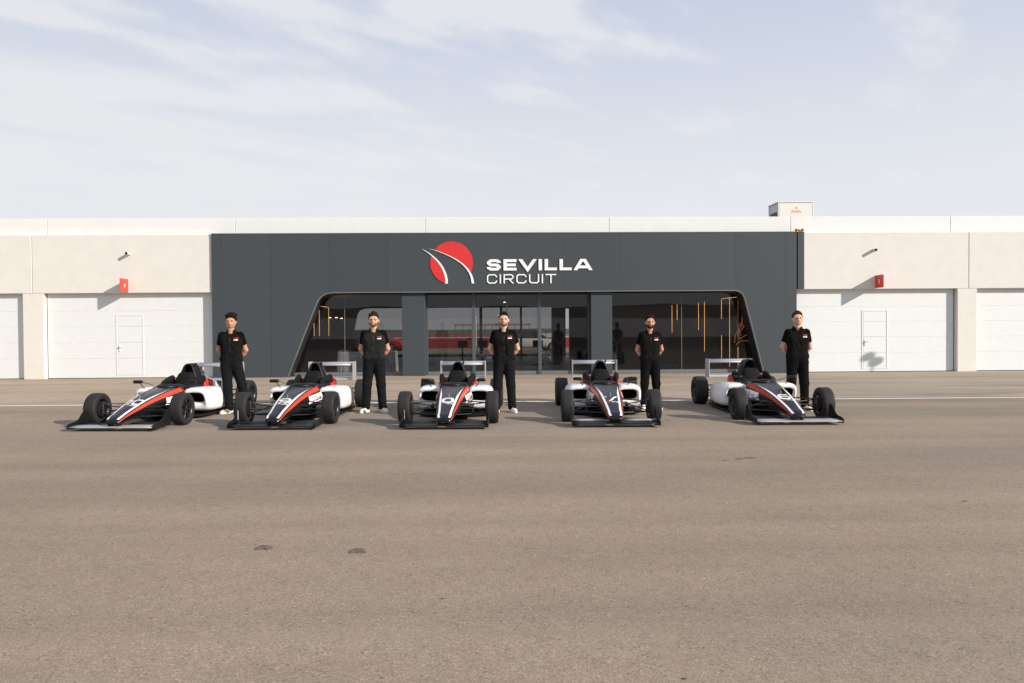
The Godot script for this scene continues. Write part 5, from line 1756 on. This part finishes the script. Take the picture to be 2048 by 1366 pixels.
func _ready():
	# ---- camera: 1.565 m above the yard, turned slightly right, a touch of roll
	var cam := Camera3D.new()
	cam.name = "camera"
	add_child(cam)
	var f := 1480.0
	var yaw := 0.027; var roll := 0.0069; var pitch := atan(23.0 / f)
	var fw := Vector3(sin(yaw) * cos(pitch), -sin(pitch), -cos(yaw) * cos(pitch))
	var r := fw.cross(Vector3.UP).normalized()
	var u := r.cross(fw)
	cam.transform = Transform3D(Basis(r * cos(roll) - u * sin(roll), u * cos(roll) + r * sin(roll), -fw), Vector3(0, 1.565, 0))
	cam.fov = rad_to_deg(2.0 * atan(683.0 / f))
	cam.near = 0.05
	cam.far = 2000.0
	cam.current = true
	# ---- sky
	var we := WorldEnvironment.new()
	var env := Environment.new()
	env.background_mode = Environment.BG_SKY
	var sky := Sky.new()
	var pm := PanoramaSkyMaterial.new()
	pm.panorama = ImageTexture.create_from_image(sky_image())
	sky.sky_material = pm
	env.sky = sky
	env.background_energy_multiplier = 0.82
	env.tonemap_mode = Environment.TONE_MAPPER_LINEAR
	env.tonemap_exposure = 1.25
	env.sdfgi_enabled = true; env.ssao_enabled = true; env.ssil_enabled = true
	we.environment = env
	add_child(we)
	# ---- low sun behind the camera on the right
	var sun := DirectionalLight3D.new()
	sun.name = "sun"
	sun.light_energy = 1.5
	sun.light_color = Color(1.0, 0.96, 0.905)
	sun.light_angular_distance = 0.8
	sun.shadow_enabled = true
	sun.basis = Basis.looking_at(Vector3(-1.58, -0.85, -1.0).normalized())
	add_child(sun)
	materials()
	# ---- the place
	ground()
	building()
	facade_sign()
	bay_sign(-11.43, "4", "bright red number plate 4 above the left garage door, lit by sun")
	bay_sign(12.40, "3", "red number plate 3 with its shaded side showing above the right garage door")
	wall_pipe(-11.37, 4.035, "short pipe end in the beam above the plate with number 4")
	wall_pipe(12.31, 4.05, "short pipe end in the beam above the plate with number 3")
	ac_unit()
	# unseen two-lobed stand-in, added outside the frame to shadow the right wicket door's foot
	var fl := thing("shadow_caster", "unseen stand-in mast with two round heads, added to cast a shadow on the right garage door", "shadow caster", Vector3(17.0, yard_height(-20.85), -20.85))
	var mb := MB.new()
	mb.tube([Vector3(0, 0, 0), Vector3(0, 2.75, 0)], 0.022, 8)
	mb.cbox(Vector3(0, 0.02, 0), Vector3(0.3, 0.04, 0.3), 0.01)
	part("mast", mb, M.metal, fl)
	for q in [[-0.13, 3.02, 0.125], [0.12, 2.86, 0.13]]:
		mb = MB.new()
		nets([[Vector3(q[0] - 0.04, q[1], 0), Vector3(q[0] + 0.04, q[1], 0), q[2], q[2] * 0.9]], 0.03, 0.02, mb)
		part("caster_head", mb, M.grey_dark, fl)
	var foam := thing("insulation_foam", "lump of orange brown sealing foam on top of the dark cladding edge", "foam", Vector3(9.90, 4.668, WZ + 0.035))
	var fb := MB.new()
	rng.seed = 8
	var lumps := []
	for i in 12:
		var a := Vector3(rng.randf_range(-0.14, 0.14), rng.randf_range(0.02, 0.065), rng.randf_range(-0.03, 0.03))
		lumps.append([a, a + Vector3(0.02, 0, 0), 0.03, 0.028])
	nets(lumps, 0.012, 0.015, fb)
	part("foam_body", fb, M.foam, foam)
	showroom()
	# ---- race cars
	car_meshes()
	race_car("10", Vector3(-5.98, 0, -12.70), deg_to_rad(-4.2), "black and white race car numbered 10 beside the curly haired man", M.silver, M.wing_black)
	race_car("9", Vector3(-3.48, 0, -12.66), deg_to_rad(-1.9), "black and white race car numbered 9 in front of the smiling bearded man", M.wing_black, M.wing_black, true)
	race_car("8", Vector3(-0.735, 0, -12.51), deg_to_rad(-2.4), "black and white race car numbered 8 in front of the short haired man in vest", M.wing_black, M.wing_black, true)
	race_car("7", Vector3(2.01, 0, -12.55), deg_to_rad(-2.8), "black and white race car numbered 7 beside the man with full dark beard", M.wing_black, M.silver)
	race_car("6", Vector3(4.965, 0, -12.60), deg_to_rad(-1.8), "black and white race car numbered 6 in front of the man in polo shirt", M.silver, M.wing_black)
	# ---- people
	person(Vector3(-5.02, 0, -14.38), 0.10, 1.87, "man with curly dark hair in black vest standing beside car number 10", {feet = [Vector3(-0.03, 0.05, -0.7), Vector3(0.25, -0.08, 0.35)], skin = M.skin_a, hair = M.hair_dark, volume = 0.04, curls = 34, vest = true, top = M.vest, trousers = M.trousers, shoe = M.shoe_cream, jaw = 1.0, hem = 0.97, wide = 1.02})
	person(Vector3(-2.27, 0, -14.28), 0.05, 1.88, "smiling bearded man in black vest standing behind car number 9", {feet = [Vector3(-0.15, 0.0, -0.35), Vector3(0.145, 0.0, 0.5)], skin = M.skin_b, hair = M.hair_brown, volume = 0.02, curls = 22, beard = 1.0, beard_mat = M.stubble, smile = true, vest = true, top = M.vest_charcoal, trousers = M.trousers, shoe = M.shoe_white, hem = 0.96, wide = 1.04})
	person(Vector3(0.225, 0, -14.05), 0.0, 1.87, "short haired man in black vest standing behind car number 8", {feet = [Vector3(-0.14, 0.0, -0.25), Vector3(0.14, 0.0, 0.35)], skin = M.skin_c, hair = M.hair_dark, volume = 0.0, curls = 16, beard = 0.4, beard_mat = M.stubble, smile = true, vest = true, top = M.vest, trousers = M.trousers, shoe = M.shoe_white, hem = 0.95, wide = 1.02, elbow = 0.01})
	person(Vector3(3.06, 0, -14.25), -0.05, 1.80, "man with full dark beard in black vest standing beside car number 7", {feet = [Vector3(-0.13, 0.0, -0.25), Vector3(0.13, 0.0, 0.3)], skin = M.skin_a, hair = M.hair_dark, volume = 0.005, curls = 18, beard = 1.6, beard_mat = M.beard_dark, vest = true, top = M.vest, trousers = M.jeans_black, shoe = M.shoe_white, hem = 0.96, cuff = 0.058, wide = 0.98})
	person(Vector3(5.82, 0, -13.95), -0.12, 1.85, "clean shaven smiling man in black polo shirt standing behind car number 6", {feet = [Vector3(-0.13, 0.0, -0.3), Vector3(0.13, 0.0, 0.3)], skin = M.skin_c, hair = M.hair_chestnut, volume = 0.005, curls = 14, smile = true, vest = false, top = M.vest, trousers = M.jeans_black, shoe = M.shoe_cream, hem = 0.93, wide = 1.02, elbow = 0.005})
